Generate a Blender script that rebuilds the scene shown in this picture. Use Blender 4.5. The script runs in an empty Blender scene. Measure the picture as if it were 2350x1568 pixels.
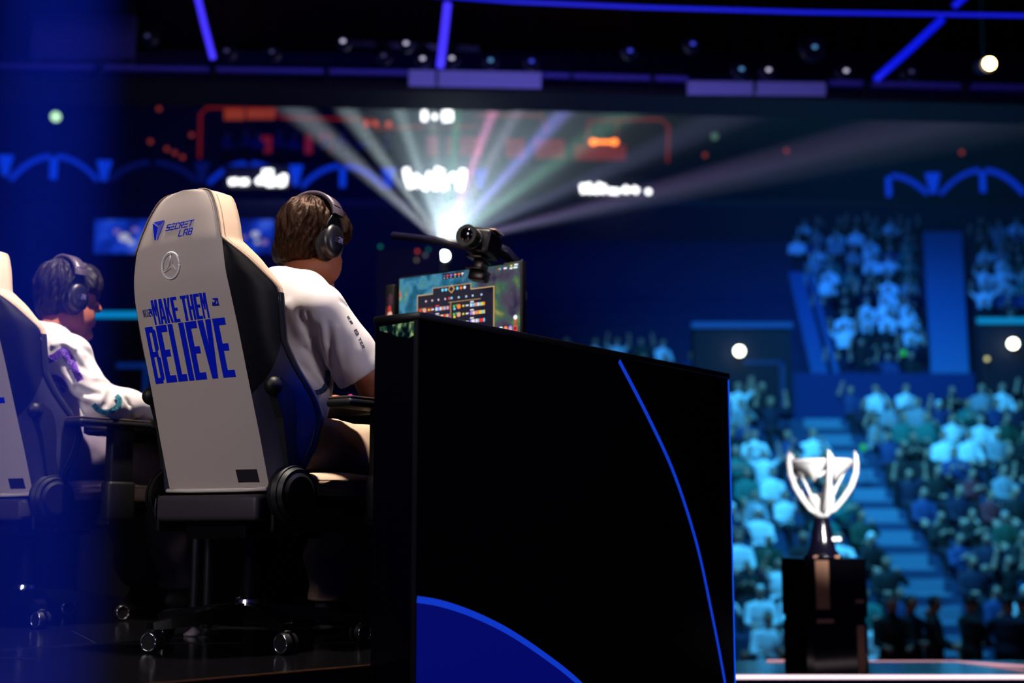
import bpy, bmesh, math, random, bisect
import numpy as np
from mathutils import Vector, Matrix
random.seed(7); np.random.seed(7)
sc = bpy.context.scene
COL = sc.collection
PI = math.pi
def R_(d): return math.radians(d)

# ------------------------------------------------------------------ camera
FPX = 3000.0; CZ = 0.37; PITCH = math.atan(406 / 3000)
cam = bpy.data.cameras.new('camera'); camo = bpy.data.objects.new('camera', cam); COL.objects.link(camo)
camo.location = (0, 0, CZ); camo.rotation_euler = (PI / 2 + PITCH, 0, 0)
cam.sensor_width = 36; cam.lens = FPX / 2350 * 36
cam.clip_start = 0.05; cam.clip_end = 300
cam.dof.use_dof = True; cam.dof.focus_distance = 3.85; cam.dof.aperture_fstop = 1.7
sc.camera = camo

# ------------------------------------------------------------------ render look
sc.view_settings.view_transform = 'Standard'; sc.view_settings.look = 'None'
sc.view_settings.gamma = 1; sc.view_settings.use_curve_mapping = False
sc.view_settings.exposure = 0.0
cy = sc.cycles
cy.use_denoising = True; cy.max_bounces = 5; cy.diffuse_bounces = 2; cy.glossy_bounces = 3
cy.transmission_bounces = 3; cy.volume_bounces = 0; cy.transparent_max_bounces = 6
cy.sample_clamp_indirect = 3; cy.caustics_reflective = False; cy.caustics_refractive = False
cy.use_light_tree = True

# ------------------------------------------------------------------ stage frame: right / forward of the players' row
A = R_(35.5)
FW = (math.sin(A), math.cos(A)); RT = (math.cos(A), -math.sin(A))
C1 = (-0.775, 3.95)                                   # centre of the near chair
def W(p, C=C1): return Vector((C[0] + RT[0] * p[0] + FW[0] * p[1], C[1] + RT[1] * p[0] + FW[1] * p[1], p[2]))
C2 = tuple(W((-1.28, .12, 0)))[:2]                    # centre of the far chair
cp, sp = math.cos(PITCH), math.sin(PITCH)
def at(px, py, y):                                    # a point of the hall at depth y
    a = (px - 1175) / FPX; b = (784 - py) / FPX
    d = (a, cp - sp * b, sp + cp * b); t = y / d[1]
    return Vector((d[0] * t, y, CZ + d[2] * t))

# ------------------------------------------------------------------ world and lights
w = bpy.data.worlds.new('world'); sc.world = w; w.use_nodes = True
w.node_tree.nodes['Background'].inputs[0].default_value = (0.02, 0.09, 1.0, 1)
w.node_tree.nodes['Background'].inputs[1].default_value = 0.021
def look(o, tgt): o.rotation_euler = (Vector(tgt) - o.location).to_track_quat('-Z', 'Y').to_euler()
def area(name, loc, tgt, size, power, col, spread=180, sy=None):
    l = bpy.data.lights.new(name, 'AREA'); l.energy = power; l.color = col; l.size = size; l.spread = R_(spread)
    if sy: l.shape = 'RECTANGLE'; l.size_y = sy
    o = bpy.data.objects.new(name, l); COL.objects.link(o); o.location = loc; look(o, tgt); return o
def spot(name, loc, tgt, power, col, ang, blend=.3, size=.05):
    l = bpy.data.lights.new(name, 'SPOT'); l.energy = power; l.color = col; l.spot_size = R_(ang); l.spot_blend = blend
    l.shadow_soft_size = size
    o = bpy.data.objects.new(name, l); COL.objects.link(o); o.location = loc; look(o, tgt); return o
pl = W((.05, .2, .9))
spot('stage_key_light', W((.35, .0, 6.5)), W((-.55, .25, .8)), 3000, (1, .86, .74), 34, .5, .16)
area('stage_wash_light', (-4.6, -.6, 3.4), W((-.4, -.3, .9)), 1.6, 15, (1, .90, .90), 60)
area('blue_side_light', W((3.6, 1.2, 2.6)), W((0, 0, .6)), 1.2, 2, (.03, .10, 1), 90)
spot('wing_blue_fill', W((.64, .10, 1.0)), W((.26, -.12, .65)), 5.5, (.01, .06, 1), 30, .6, .04)  # unseen blue spot added to tint the chair's lower wing
area('stage_side_light', (2.7, 1.3, 1.95), W((.1, .1, 1.0)), .8, 2.5, (1, .90, .97), 50)
area('hall_left_fill', (-6, 30, 17.5), (-9, 44, 9), 3, 620, (.005, .04, 1), 120)  # unseen, added to lift the dark left side of the hall
area('crowd_wash_light', (4, 18, 12), (9, 26.5, 0), 3, 1500, (.045, .46, .98), 90)
area('balcony_wash_light', (4, 24, 15), (11, 40, 6), 3, 560, (.01, .17, 1.0), 70)
area('rig_up_fill', (0, 10, -2.6), (0, 16, 6.5), 1.5, 280, (.30, .28, 1), 100)  # unseen uplight added below to brighten the girder and rig
spot('trophy_light', (2.7, 3.2, 2.2), (1.82, 7.62, .42), 2600, (1, .97, .95), 9, .4, .15)
# beams of the moving head on the floor of the hall, seen in the haze
SRC = at(1020, 587, 20.0)
BEAMS = [((640, 215), (.75, .85, 1), 5.5, 1.0), ((770, 215), (.72, .9, .95), 5, 1.3), ((900, 205), (.7, .95, .95), 4.5, 1.2), ((985, 205), (.8, 1, .9), 3, .9),
         ((1055, 205), (.2, 1, .45), 3, 1.3), ((1150, 205), (1, .28, .66), 3.6, 3.4), ((1215, 205), (.8, .7, 1), 4, 1.0),
         ((1340, 205), (.28, .28, 1), 4.2, 3.2), ((1500, 210), (.35, .9, .62), 5, .75), ((1750, 230), (.45, .5, 1), 4.5, .5), ((1900, 335), (.6, .45, 1), 3.4, .9), ((2080, 330), (.5, .6, 1), 3.2, .6)]
for (bx, by), bc, ba, bp in BEAMS:
    t = at(bx, by, 19.6)
    spot('beam_light', SRC + Vector((0, -.12, .16)), t, 120000 * bp, bc, ba * 1.7, 1.0, .04)
spot('beam_fill_light', SRC + Vector((0, -.12, .16)), at(1130, 205, 19.6), 26000, (.55, .75, .85), 118, 1.0, .04)
# the blue beam that falls between the camera and the far chair
spot('blue_beam_light', at(80, 784, 2.75) + Vector((0, 0, 9)), at(80, 784, 2.75), 820000, (.004, .035, 1), 2.45, 1.0, .02)

# ------------------------------------------------------------------ materials
def s2l(c):
    return tuple(((v / 255) / 12.92 if v / 255 <= .04045 else ((v / 255 + .055) / 1.055) ** 2.4) for v in c)
MC = {}
def mat(name, c, rough=.6, metal=0, spec=.5, bump=0, bscale=60, var=0, vscale=8, coat=0, sheen=0, aniso=None):
    if name in MC: return MC[name]
    m = bpy.data.materials.new(name); m.use_nodes = True; nt = m.node_tree; b = nt.nodes['Principled BSDF']
    c = s2l(c); b.inputs['Base Color'].default_value = (*c, 1); b.inputs['Roughness'].default_value = rough
    b.inputs['Metallic'].default_value = metal; b.inputs['Specular IOR Level'].default_value = spec
    b.inputs['Coat Weight'].default_value = coat; b.inputs['Sheen Weight'].default_value = sheen
    tc = nt.nodes.new('ShaderNodeTexCoord')
    if var:
        n = nt.nodes.new('ShaderNodeTexNoise'); n.inputs['Scale'].default_value = vscale; nt.links.new(tc.outputs['Object'], n.inputs['Vector'])
        r = nt.nodes.new('ShaderNodeMapRange'); r.inputs[3].default_value = 1 - var; r.inputs[4].default_value = 1 + var
        nt.links.new(n.outputs['Fac'], r.inputs[0])
        h = nt.nodes.new('ShaderNodeHueSaturation'); h.inputs['Color'].default_value = (*c, 1)
        nt.links.new(r.outputs[0], h.inputs['Value']); nt.links.new(h.outputs[0], b.inputs['Base Color'])
    if bump:
        n = nt.nodes.new('ShaderNodeTexNoise'); n.inputs['Scale'].default_value = bscale; n.inputs['Detail'].default_value = 3
        nt.links.new(tc.outputs['Object'], n.inputs['Vector'])
        bp = nt.nodes.new('ShaderNodeBump'); bp.inputs['Strength'].default_value = bump; bp.inputs['Distance'].default_value = .002
        nt.links.new(n.outputs['Fac'], bp.inputs['Height']); nt.links.new(bp.outputs[0], b.inputs['Normal'])
    MC[name] = m; return m
def em(name, c, s=1.0, base=(0, 0, 0)):
    if name in MC: return MC[name]
    m = bpy.data.materials.new(name); m.use_nodes = True; b = m.node_tree.nodes['Principled BSDF']
    b.inputs['Base Color'].default_value = (*s2l(base), 1); b.inputs['Roughness'].default_value = .5
    b.inputs['Emission Color'].default_value = (*s2l(c), 1); b.inputs['Emission Strength'].default_value = s
    MC[name] = m; return m
def led(name, c, s, scale):
    """LED tile face: lit dots in rows on a dark board"""
    m = em(name, c, s); nt = m.node_tree; b = nt.nodes['Principled BSDF']
    tc = nt.nodes.new('ShaderNodeTexCoord'); wv = nt.nodes.new('ShaderNodeTexWave'); wv.bands_direction = 'Z'; wv.inputs['Scale'].default_value = scale
    wy = nt.nodes.new('ShaderNodeTexWave'); wy.bands_direction = 'Y'; wy.inputs['Scale'].default_value = scale
    nt.links.new(tc.outputs['Object'], wv.inputs['Vector']); nt.links.new(tc.outputs['Object'], wy.inputs['Vector'])
    mu = nt.nodes.new('ShaderNodeMath'); mu.operation = 'ADD'; nt.links.new(wv.outputs['Fac'], mu.inputs[0]); nt.links.new(wy.outputs['Fac'], mu.inputs[1])
    m2 = nt.nodes.new('ShaderNodeMath'); m2.operation = 'MULTIPLY'; m2.inputs[1].default_value = s; nt.links.new(mu.outputs[0], m2.inputs[0])
    nt.links.new(m2.outputs[0], b.inputs['Emission Strength']); return m

# ------------------------------------------------------------------ mesh helpers
class MB:
    def __init__(s): s.v = []; s.f = []; s.m = []; s.sm = []
    def add(s, vs, fs, mi=0, smooth=False):
        k = len(s.v); s.v += [tuple(p) for p in vs]
        for f in fs: s.f.append([i + k for i in f]); s.m.append(mi); s.sm.append(smooth)
    def box(s, lo, hi, mi=0):
        x0, y0, z0 = lo; x1, y1, z1 = hi
        s.add([(x0, y0, z0), (x1, y0, z0), (x1, y1, z0), (x0, y1, z0), (x0, y0, z1), (x1, y0, z1), (x1, y1, z1), (x0, y1, z1)],
              [(0, 3, 2, 1), (4, 5, 6, 7), (0, 1, 5, 4), (1, 2, 6, 5), (2, 3, 7, 6), (3, 0, 4, 7)], mi)
    def rbox(s, lo, hi, bev=.01, seg=3, mi=0, M=None):
        b = bmesh.new(); bmesh.ops.create_cube(b, size=1)
        for v in b.verts:
            v.co = Vector([(lo[i] + hi[i]) / 2 + v.co[i] * (hi[i] - lo[i]) for i in range(3)])
        bmesh.ops.bevel(b, geom=b.edges[:], offset=bev, segments=seg, affect='EDGES', profile=.5, clamp_overlap=True)
        if M is not None: b.transform(M)
        b.verts.index_update(); s.add([v.co for v in b.verts], [[v.index for v in f.verts] for f in b.faces], mi, True); b.free()
    def cyl(s, p0, p1, r0, r1=None, n=20, mi=0, caps=True):
        r1 = r0 if r1 is None else r1; p0 = Vector(p0); p1 = Vector(p1); d = (p1 - p0).normalized()
        u = d.orthogonal().normalized(); q = d.cross(u); vs = []
        for p, r in ((p0, r0), (p1, r1)):
            for i in range(n): t = 2 * PI * i / n; vs.append(p + u * (r * math.cos(t)) + q * (r * math.sin(t)))
        s.add(vs, [(i, (i + 1) % n, n + (i + 1) % n, n + i) for i in range(n)], mi, True)
        if caps: s.add(vs[:n], [list(range(n))[::-1]], mi); s.add(vs[n:], [list(range(n))], mi)
    def tube(s, pts, r, n=8, mi=0, flat=1.0):
        P = [Vector(p) for p in pts]; k = len(P); rs = r if isinstance(r, (list, tuple)) else [r] * k
        d0 = (P[1] - P[0]).normalized(); u = d0.orthogonal().normalized(); vs = []
        for i, p in enumerate(P):
            d = (P[min(i + 1, k - 1)] - P[max(i - 1, 0)]).normalized(); u = (u - d * u.dot(d)).normalized(); q = d.cross(u)
            for j in range(n): t = 2 * PI * j / n; vs.append(p + u * (rs[i] * math.cos(t)) + q * (rs[i] * flat * math.sin(t)))
        fs = [(i * n + j, i * n + (j + 1) % n, (i + 1) * n + (j + 1) % n, (i + 1) * n + j) for i in range(k - 1) for j in range(n)]
        fs += [list(range(n))[::-1], [(k - 1) * n + j for j in range(n)]]
        s.add(vs, fs, mi, True)
    def ell(s, c, r, n=16, m=10, mi=0, M=None):
        vs = []; c = Vector(c)
        for i in range(m + 1):
            ph = PI * i / m
            for j in range(n):
                t = 2 * PI * j / n; p = Vector((r[0] * math.sin(ph) * math.cos(t), r[1] * math.sin(ph) * math.sin(t), r[2] * math.cos(ph)))
                vs.append((M @ p if M else p) + c)
        s.add(vs, [(i * n + j, (i + 1) * n + j, (i + 1) * n + (j + 1) % n, i * n + (j + 1) % n) for i in range(m) for j in range(n)], mi, True)
    def lathe(s, prof, o=(0, 0, 0), n=28, mi=0):
        vs = [(o[0] + r * math.cos(2 * PI * j / n), o[1] + r * math.sin(2 * PI * j / n), o[2] + z) for r, z in prof for j in range(n)]
        s.add(vs, [(i * n + j, i * n + (j + 1) % n, (i + 1) * n + (j + 1) % n, (i + 1) * n + j) for i in range(len(prof) - 1) for j in range(n)], mi, True)
    def prism(s, pts, a, b, ax=1, mi=0):
        """pts: 2-D outline in the two other axes, extruded along axis ax from a to b"""
        def P(p, t):
            q = list(p); q.insert(ax, t); return tuple(q)
        n = len(pts); vs = [P(p, a) for p in pts] + [P(p, b) for p in pts]
        s.add(vs, [list(range(n)), list(range(n, 2 * n))[::-1]] + [(i, (i + 1) % n, n + (i + 1) % n, n + i) for i in range(n)], mi)
    def build(s, name, mats, parent=None, loc=None, rz=None, fix=True):
        me = bpy.data.meshes.new(name); me.from_pydata(s.v, [], s.f); me.update()
        for m in (mats if isinstance(mats, (list, tuple)) else [mats]): me.materials.append(m)
        me.polygons.foreach_set('material_index', s.m); me.polygons.foreach_set('use_smooth', s.sm)
        if fix:
            b = bmesh.new(); b.from_mesh(me); bmesh.ops.recalc_face_normals(b, faces=b.faces[:]); b.to_mesh(me); b.free()
        o = bpy.data.objects.new(name, me); COL.objects.link(o)
        if parent: o.parent = parent
        if loc is not None: o.location = loc
        if rz is not None: o.rotation_euler = (0, 0, rz)
        return o
def tag(o, label=None, cat=None, group=None, kind=None):
    for k, v in (('label', label), ('category', cat), ('group', group), ('kind', kind)):
        if v: o[k] = v
    return o
def empty(name, loc, rz, label, cat, group=None):
    o = bpy.data.objects.new(name, None); COL.objects.link(o); o.location = loc; o.rotation_euler = (0, 0, rz); o.empty_display_size = .1
    return tag(o, label, cat, group)
def copy_tree(o, parent=None):
    c = o.copy(); COL.objects.link(c); c.parent = parent
    for ch in list(o.children): copy_tree(ch, c)
    return c
def lerpt(z, T):
    xs = [t[0] for t in T]
    if z <= xs[0]: return T[0][1]
    if z >= xs[-1]: return T[-1][1]
    i = bisect.bisect(xs, z) - 1; t = (z - xs[i]) / (xs[i + 1] - xs[i])
    a, b = T[i][1], T[i + 1][1]
    return tuple(p + (q - p) * t for p, q in zip(a, b)) if isinstance(a, tuple) else a + (b - a) * t
def smt(z, T, w=.025):                                   # smoothed table
    v = [lerpt(z + k * w / 2, T) for k in (-2, -1, 0, 1, 2)]; ww = (1, 2, 2, 2, 1)
    if isinstance(v[0], tuple): return tuple(sum(a[i] * b for a, b in zip(v, ww)) / 8 for i in range(len(v[0])))
    return sum(a * b for a, b in zip(v, ww)) / 8
S1 = (C1[0], C1[1], 0); RZ = -A

# ------------------------------------------------------------------ signed-distance sculpting (numpy) and surface nets
def SS(x): return np.clip(x, 0, 1)
class Grid:
    def __init__(g, lo, hi, h):
        g.lo = np.array(lo, float); g.h = h; g.n = np.ceil((np.array(hi) - g.lo) / h).astype(int) + 1
        g.ax = [g.lo[i] + h * np.arange(g.n[i]) for i in range(3)]; g.D = np.full(g.n, 1.0, np.float32)
    def sub(g, lo, hi):
        a = np.clip(np.floor((np.array(lo) - g.lo) / g.h).astype(int), 0, g.n - 1); b = np.clip(np.ceil((np.array(hi) - g.lo) / g.h).astype(int) + 1, 1, g.n)
        s = tuple(slice(a[i], max(b[i], a[i] + 1)) for i in range(3))
        return s, np.meshgrid(*[g.ax[i][s[i]].astype(np.float32) for i in range(3)], indexing='ij')
    def put(g, s, d, k, op='u'):
        D = g.D[s]
        if op == 'u':
            h = SS(.5 + .5 * (D - d) / k) if k > 0 else (d < D); g.D[s] = D + (d - D) * h - k * h * (1 - h)
        elif op == 's':
            h = SS(.5 - .5 * (D + d) / k); g.D[s] = D + (-d - D) * h + k * h * (1 - h)
    def cap(g, a, b, ra, rb, k=.02, sq=(1, 1, 1), op='u'):
        a = np.array(a, float); b = np.array(b, float); m = max(ra, rb) * max(sq) + k + .03
        s, (X, Y, Z) = g.sub(np.minimum(a, b) - m, np.maximum(a, b) + m); q = np.array(sq, float)
        A_, B = a / q, b / q; d = B - A_; L = max(float(d @ d), 1e-9)
        t = SS(((X / q[0] - A_[0]) * d[0] + (Y / q[1] - A_[1]) * d[1] + (Z / q[2] - A_[2]) * d[2]) / L)
        r = np.sqrt((X / q[0] - A_[0] - t * d[0]) ** 2 + (Y / q[1] - A_[1] - t * d[1]) ** 2 + (Z / q[2] - A_[2] - t * d[2]) ** 2)
        g.put(s, (r - (ra + (rb - ra) * t)) * min(q), k, op)
    def ell(g, c, r, k=.02, M=None, op='u'):
        c = np.array(c, float); r = np.array(r, float); m = max(r) + k + .03
        s, (X, Y, Z) = g.sub(c - m, c + m); X = X - c[0]; Y = Y - c[1]; Z = Z - c[2]
        if M is not None:
            M = np.array(M)                                 # rows = local axes
            X, Y, Z = (M[i][0] * X + M[i][1] * Y + M[i][2] * Z for i in range(3))
        k0 = np.sqrt((X / r[0]) ** 2 + (Y / r[1]) ** 2 + (Z / r[2]) ** 2); k1 = np.sqrt((X / r[0] ** 2) ** 2 + (Y / r[1] ** 2) ** 2 + (Z / r[2] ** 2) ** 2)
        g.put(s, k0 * (k0 - 1) / np.maximum(k1, 1e-6), k, op)
    def plane(g, n, o):                                     # keep the side where (p-o).n < 0
        n = np.array(n, float); n /= np.linalg.norm(n); X, Y, Z = np.meshgrid(*[a.astype(np.float32) for a in g.ax], indexing='ij')
        return (X - o[0]) * n[0] + (Y - o[1]) * n[1] + (Z - o[2]) * n[2]
    def xyz(g): return np.meshgrid(*[a.astype(np.float32) for a in g.ax], indexing='ij')
    def mesh(g, name, mats, parent=None, relax=2, D=None):
        D = g.D if D is None else D; D = D.copy()
        for ax in range(3):
            sl = [slice(None)] * 3
            for e in (0, -1): sl[ax] = e; D[tuple(sl)] = np.maximum(D[tuple(sl)], .01); sl[ax] = slice(None)
        IN = D < 0; n = g.n - 1
        c = sum(IN[i:i + n[0], j:j + n[1], k:k + n[2]].astype(np.int8) for i in (0, 1) for j in (0, 1) for k in (0, 1))
        act = (c > 0) & (c < 8); idx = np.full(n, -1, np.int64); ids = np.argwhere(act); idx[act] = np.arange(len(ids))
        P = np.zeros((len(ids), 3)); cnt = np.zeros(len(ids))
        i, j, k = ids.T
        for ax in range(3):
            o1, o2 = [a for a in range(3) if a != ax]
            for u in (0, 1):
                for v in (0, 1):
                    off = [0, 0, 0]; off[o1] = u; off[o2] = v; a = D[i + off[0], j + off[1], k + off[2]]
                    off2 = list(off); off2[ax] = 1; b = D[i + off2[0], j + off2[1], k + off2[2]]
                    cr = (a < 0) != (b < 0); t = np.where(cr, a / np.where(a == b, 1, a - b), 0)
                    q = np.tile(np.array(off, float), (len(ids), 1)); q[:, ax] = t
                    P += q * cr[:, None]; cnt += cr
        P = (ids + P / cnt[:, None]) * g.h + g.lo
        F = []
        for ax in range(3):
            o1, o2 = [a for a in range(3) if a != ax]
            sa = [slice(1, -1)] * 3; sb = [slice(1, -1)] * 3; sa[ax] = slice(0, -1); sb[ax] = slice(1, None)
            a = IN[tuple(sa)]; b = IN[tuple(sb)]; e = np.argwhere(a != b); base = e + 1; base[:, ax] -= 1
            def cell(u, v):
                q = base.copy(); q[:, o1] -= u; q[:, o2] -= v; return idx[q[:, 0], q[:, 1], q[:, 2]]
            quad = np.stack([cell(0, 0), cell(1, 0), cell(1, 1), cell(0, 1)], 1)
            fl = a[tuple(e.T)]
            if ax == 1: fl = ~fl
            quad[~fl] = quad[~fl][:, ::-1]; F.append(quad)
        F = np.concatenate(F); F = F[(F >= 0).all(1)][:, ::-1]
        for _ in range(relax):
            acc = np.zeros_like(P); n_ = np.zeros(len(P))
            for q in range(4):
                np.add.at(acc, F[:, q], P[F[:, (q + 1) % 4]]); np.add.at(acc, F[:, (q + 1) % 4], P[F[:, q]])
                np.add.at(n_, F[:, q], 1); np.add.at(n_, F[:, (q + 1) % 4], 1)
            P = P * .4 + .6 * acc / np.maximum(n_, 1)[:, None]
        me = bpy.data.meshes.new(name); me.vertices.add(len(P)); me.vertices.foreach_set('co', P.ravel())
        me.loops.add(4 * len(F)); me.loops.foreach_set('vertex_index', F.ravel()); me.polygons.add(len(F))
        me.polygons.foreach_set('loop_start', np.arange(len(F)) * 4); me.polygons.foreach_set('loop_total', np.full(len(F), 4))
        me.polygons.foreach_set('use_smooth', np.ones(len(F), bool)); me.update(calc_edges=True); me.validate()
        for m in mats: me.materials.append(m)
        o = bpy.data.objects.new(name, me); COL.objects.link(o)
        if parent: o.parent = parent
        return o
def wrinkle(X, Y, Z, f=26, seed=0.):                         # soft cloth folds
    a = np.sin(f * (X * .9 + Z * .5) + 3 * np.sin(9 * Z + seed) + 2 * np.sin(7 * Y + seed * 2))
    b = np.sin(f * 1.35 * (Y * .8 - Z * .6) + 2.5 * np.sin(8 * X + seed * 3) + seed)
    return .5 * a * np.abs(a) + .5 * b * np.abs(b)
def centroids(me):
    n = len(me.polygons); c = np.zeros(n * 3); me.polygons.foreach_get('center', c); return c.reshape(-1, 3)
def setmats(me, idx): me.polygons.foreach_set('material_index', idx.astype(np.int32)); me.update()

# ------------------------------------------------------------------ stage floor and hall shell
gl = mat('stage_gloss_black', (9, 9, 12), .16, spec=.45, bump=.02, bscale=8)
blk = mat('matte_black', (7, 7, 10), .6); blkw = mat('wall_navy', (6, 8, 40), .85); navy2 = mat('wall_blue', (14, 34, 120), .8)
conc = mat('concrete_blue', (90, 130, 170), .8, var=.15, vscale=1)
E1 = Vector((-.338, 3.404)); ED = Vector((.437, .364)).normalized()
e0 = E1 - ED * 7; e1 = W((.69, -.23, 0)).xy; far_l = Vector((-6, 9)); far_r = W((.69, 1.5, 0)).xy
m = MB(); pts = [(p.x, p.y) for p in (e0, Vector((-.36, 3.385)), e1, far_r, far_l, Vector((-6, 2)))]
m.prism(pts, -.5, 0, 2); tag(m.build('floor', gl), kind='structure')
seam = mat('floor_seam_brass', (150, 95, 60), .35, metal=.6); seamd = mat('floor_seam_dark', (40, 40, 46), .3, metal=.5)
m = MB(); q0 = E1 - ED * 3.2; nn = Vector((-ED.y, ED.x)) * .004
m.prism([(q0.x, q0.y), (E1.x, E1.y), (E1.x + nn.x, E1.y + nn.y), (q0.x + nn.x, q0.y + nn.y)], .0005, .003, 2)
tag(m.build('trim_1', seam), kind='structure')
m = MB()
for a, b in (((-1.238, 3.975), (-2.4, 2.86)), ((-1.238, 3.975), (-.30, 4.02)), ((-1.238, 3.975), (-1.45, 4.4)), ((-2.6, 3.9), (-1.27, 3.55)), ((-1.0, 4.55), (.1, 4.55))):
    a = Vector(a); b = Vector(b); d = (b - a).normalized(); n_ = Vector((-d.y, d.x)) * .0025
    m.prism([tuple(a - n_), tuple(b - n_), tuple(b + n_), tuple(a + n_)], .0005, .002, 2)
tag(m.build('trim_2', seamd), kind='structure')
m = MB(); m.box((-30, -6, -3.1), (40, 60, -3.0)); tag(m.build('floor.001', mat('hall_floor', (10, 14, 40), .5)), kind='structure')
m = MB(); m.box((-34, 56, -3), (44, 56.5, 26)); tag(m.build('wall_back', blkw), kind='structure')
m = MB(); m.box((-34, -6, 19), (44, 57, 19.4)); tag(m.build('ceiling', blk), kind='structure')
m = MB(); m.box((-34.5, 8, -3), (-34, 57, 26)); tag(m.build('wall_left', blkw), kind='structure')
m = MB(); m.box((44, 8, -3), (44.5, 57, 26)); tag(m.build('wall_right', blkw), kind='structure')

# ------------------------------------------------------------------ haze
def haze(name, lo, hi, dens, label):
    b = MB(); b.box(lo, hi); m = bpy.data.materials.new(name); m.use_nodes = True; nt = m.node_tree; nt.nodes.clear()
    v = nt.nodes.new('ShaderNodeVolumeScatter'); v.inputs['Density'].default_value = dens; v.inputs['Anisotropy'].default_value = 0
    o = nt.nodes.new('ShaderNodeOutputMaterial'); nt.links.new(v.outputs[0], o.inputs['Volume'])
    h = b.build(name, m); return tag(h, label, 'haze', kind='stuff')
haze('stage_haze', (SRC.x - 9, 19.15, SRC.z - .6), (SRC.x + 12, 20.4, at(1175, 208, 19.4).z), .005, 'thin stage haze that shows the fan of light beams over the hall')
p = at(95, 784, 2.75)
haze('smoke_column', (p.x - .42, p.y - .22, -1.2), (p.x + .42, p.y + .22, 3.0), .008, 'blue lit smoke column at the left edge, before the far chair')
# ------------------------------------------------------------------ gaming chair (local: x right, y forward, z up)
FB = [(.40, -.132), (.45, -.15), (.75, -.237), (1.0, -.312), (1.06, -.326), (1.15, -.330), (1.25, -.318), (1.32, -.305)]
HB = [(.45, .212), (.60, .212), (.75, .208), (.90, .207), (1.0, .203), (1.08, .194), (1.15, .183), (1.20, .166), (1.24, .149), (1.27, .132), (1.29, .117), (1.30, .104), (1.307, .084), (1.311, .055), (1.314, .0)]
SP = [(.42, (.255, -.11)), (.5, (.268, -.085)), (.58, (.281, -.05)), (.66, (.285, -.028)), (.72, (.281, -.055)), (.80, (.270, -.12)), (.87, (.266, -.165)), (.95, (.270, -.178)), (1.02, (.270, -.185)), (1.10, (.222, -.262)), (1.15, (.186, -.328))]
def fbk(z): return smt(z, FB)
def hbk(z): return lerpt(z, HB)
def spt(z):
    if z >= 1.15: return (hbk(z), fbk(z) + .004)
    s = smt(z, SP, .012); return s
def tpt(z):
    s = spt(z)
    d = lerpt(z, [(.45, (.0, .03)), (.9, (-.002, .03)), (1.02, (-.004, .028)), (1.09, (.004, .05)), (1.15, (.004, .082)), (1.32, (-.002, .088))])
    return (max(s[0] + d[0], 0), s[1] + d[1])
def chair_rows():
    zs = list(np.linspace(.45, 1.14, 47)) + list(np.linspace(1.15, 1.27, 13)) + [1.276, 1.282, 1.288, 1.292, 1.296, 1.30, 1.3035, 1.307, 1.309, 1.311, 1.3125, 1.3135, 1.314]
    return [float(z) for z in zs]
def strip(rows, fn, n, m, mi=0, flip=False):
    vs = [fn(z, i / n) for z in rows for i in range(n + 1)]; k = n + 1
    m.add(vs, [(a * k + i, a * k + i + 1, (a + 1) * k + i + 1, (a + 1) * k + i) for a in range(len(rows) - 1) for i in range(n)], mi, True)
def backpt(r, z, off=0.): return (r, fbk(z) - off + .010 * (abs(r) / max(hbk(z), .03)) ** 4, z)
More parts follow.
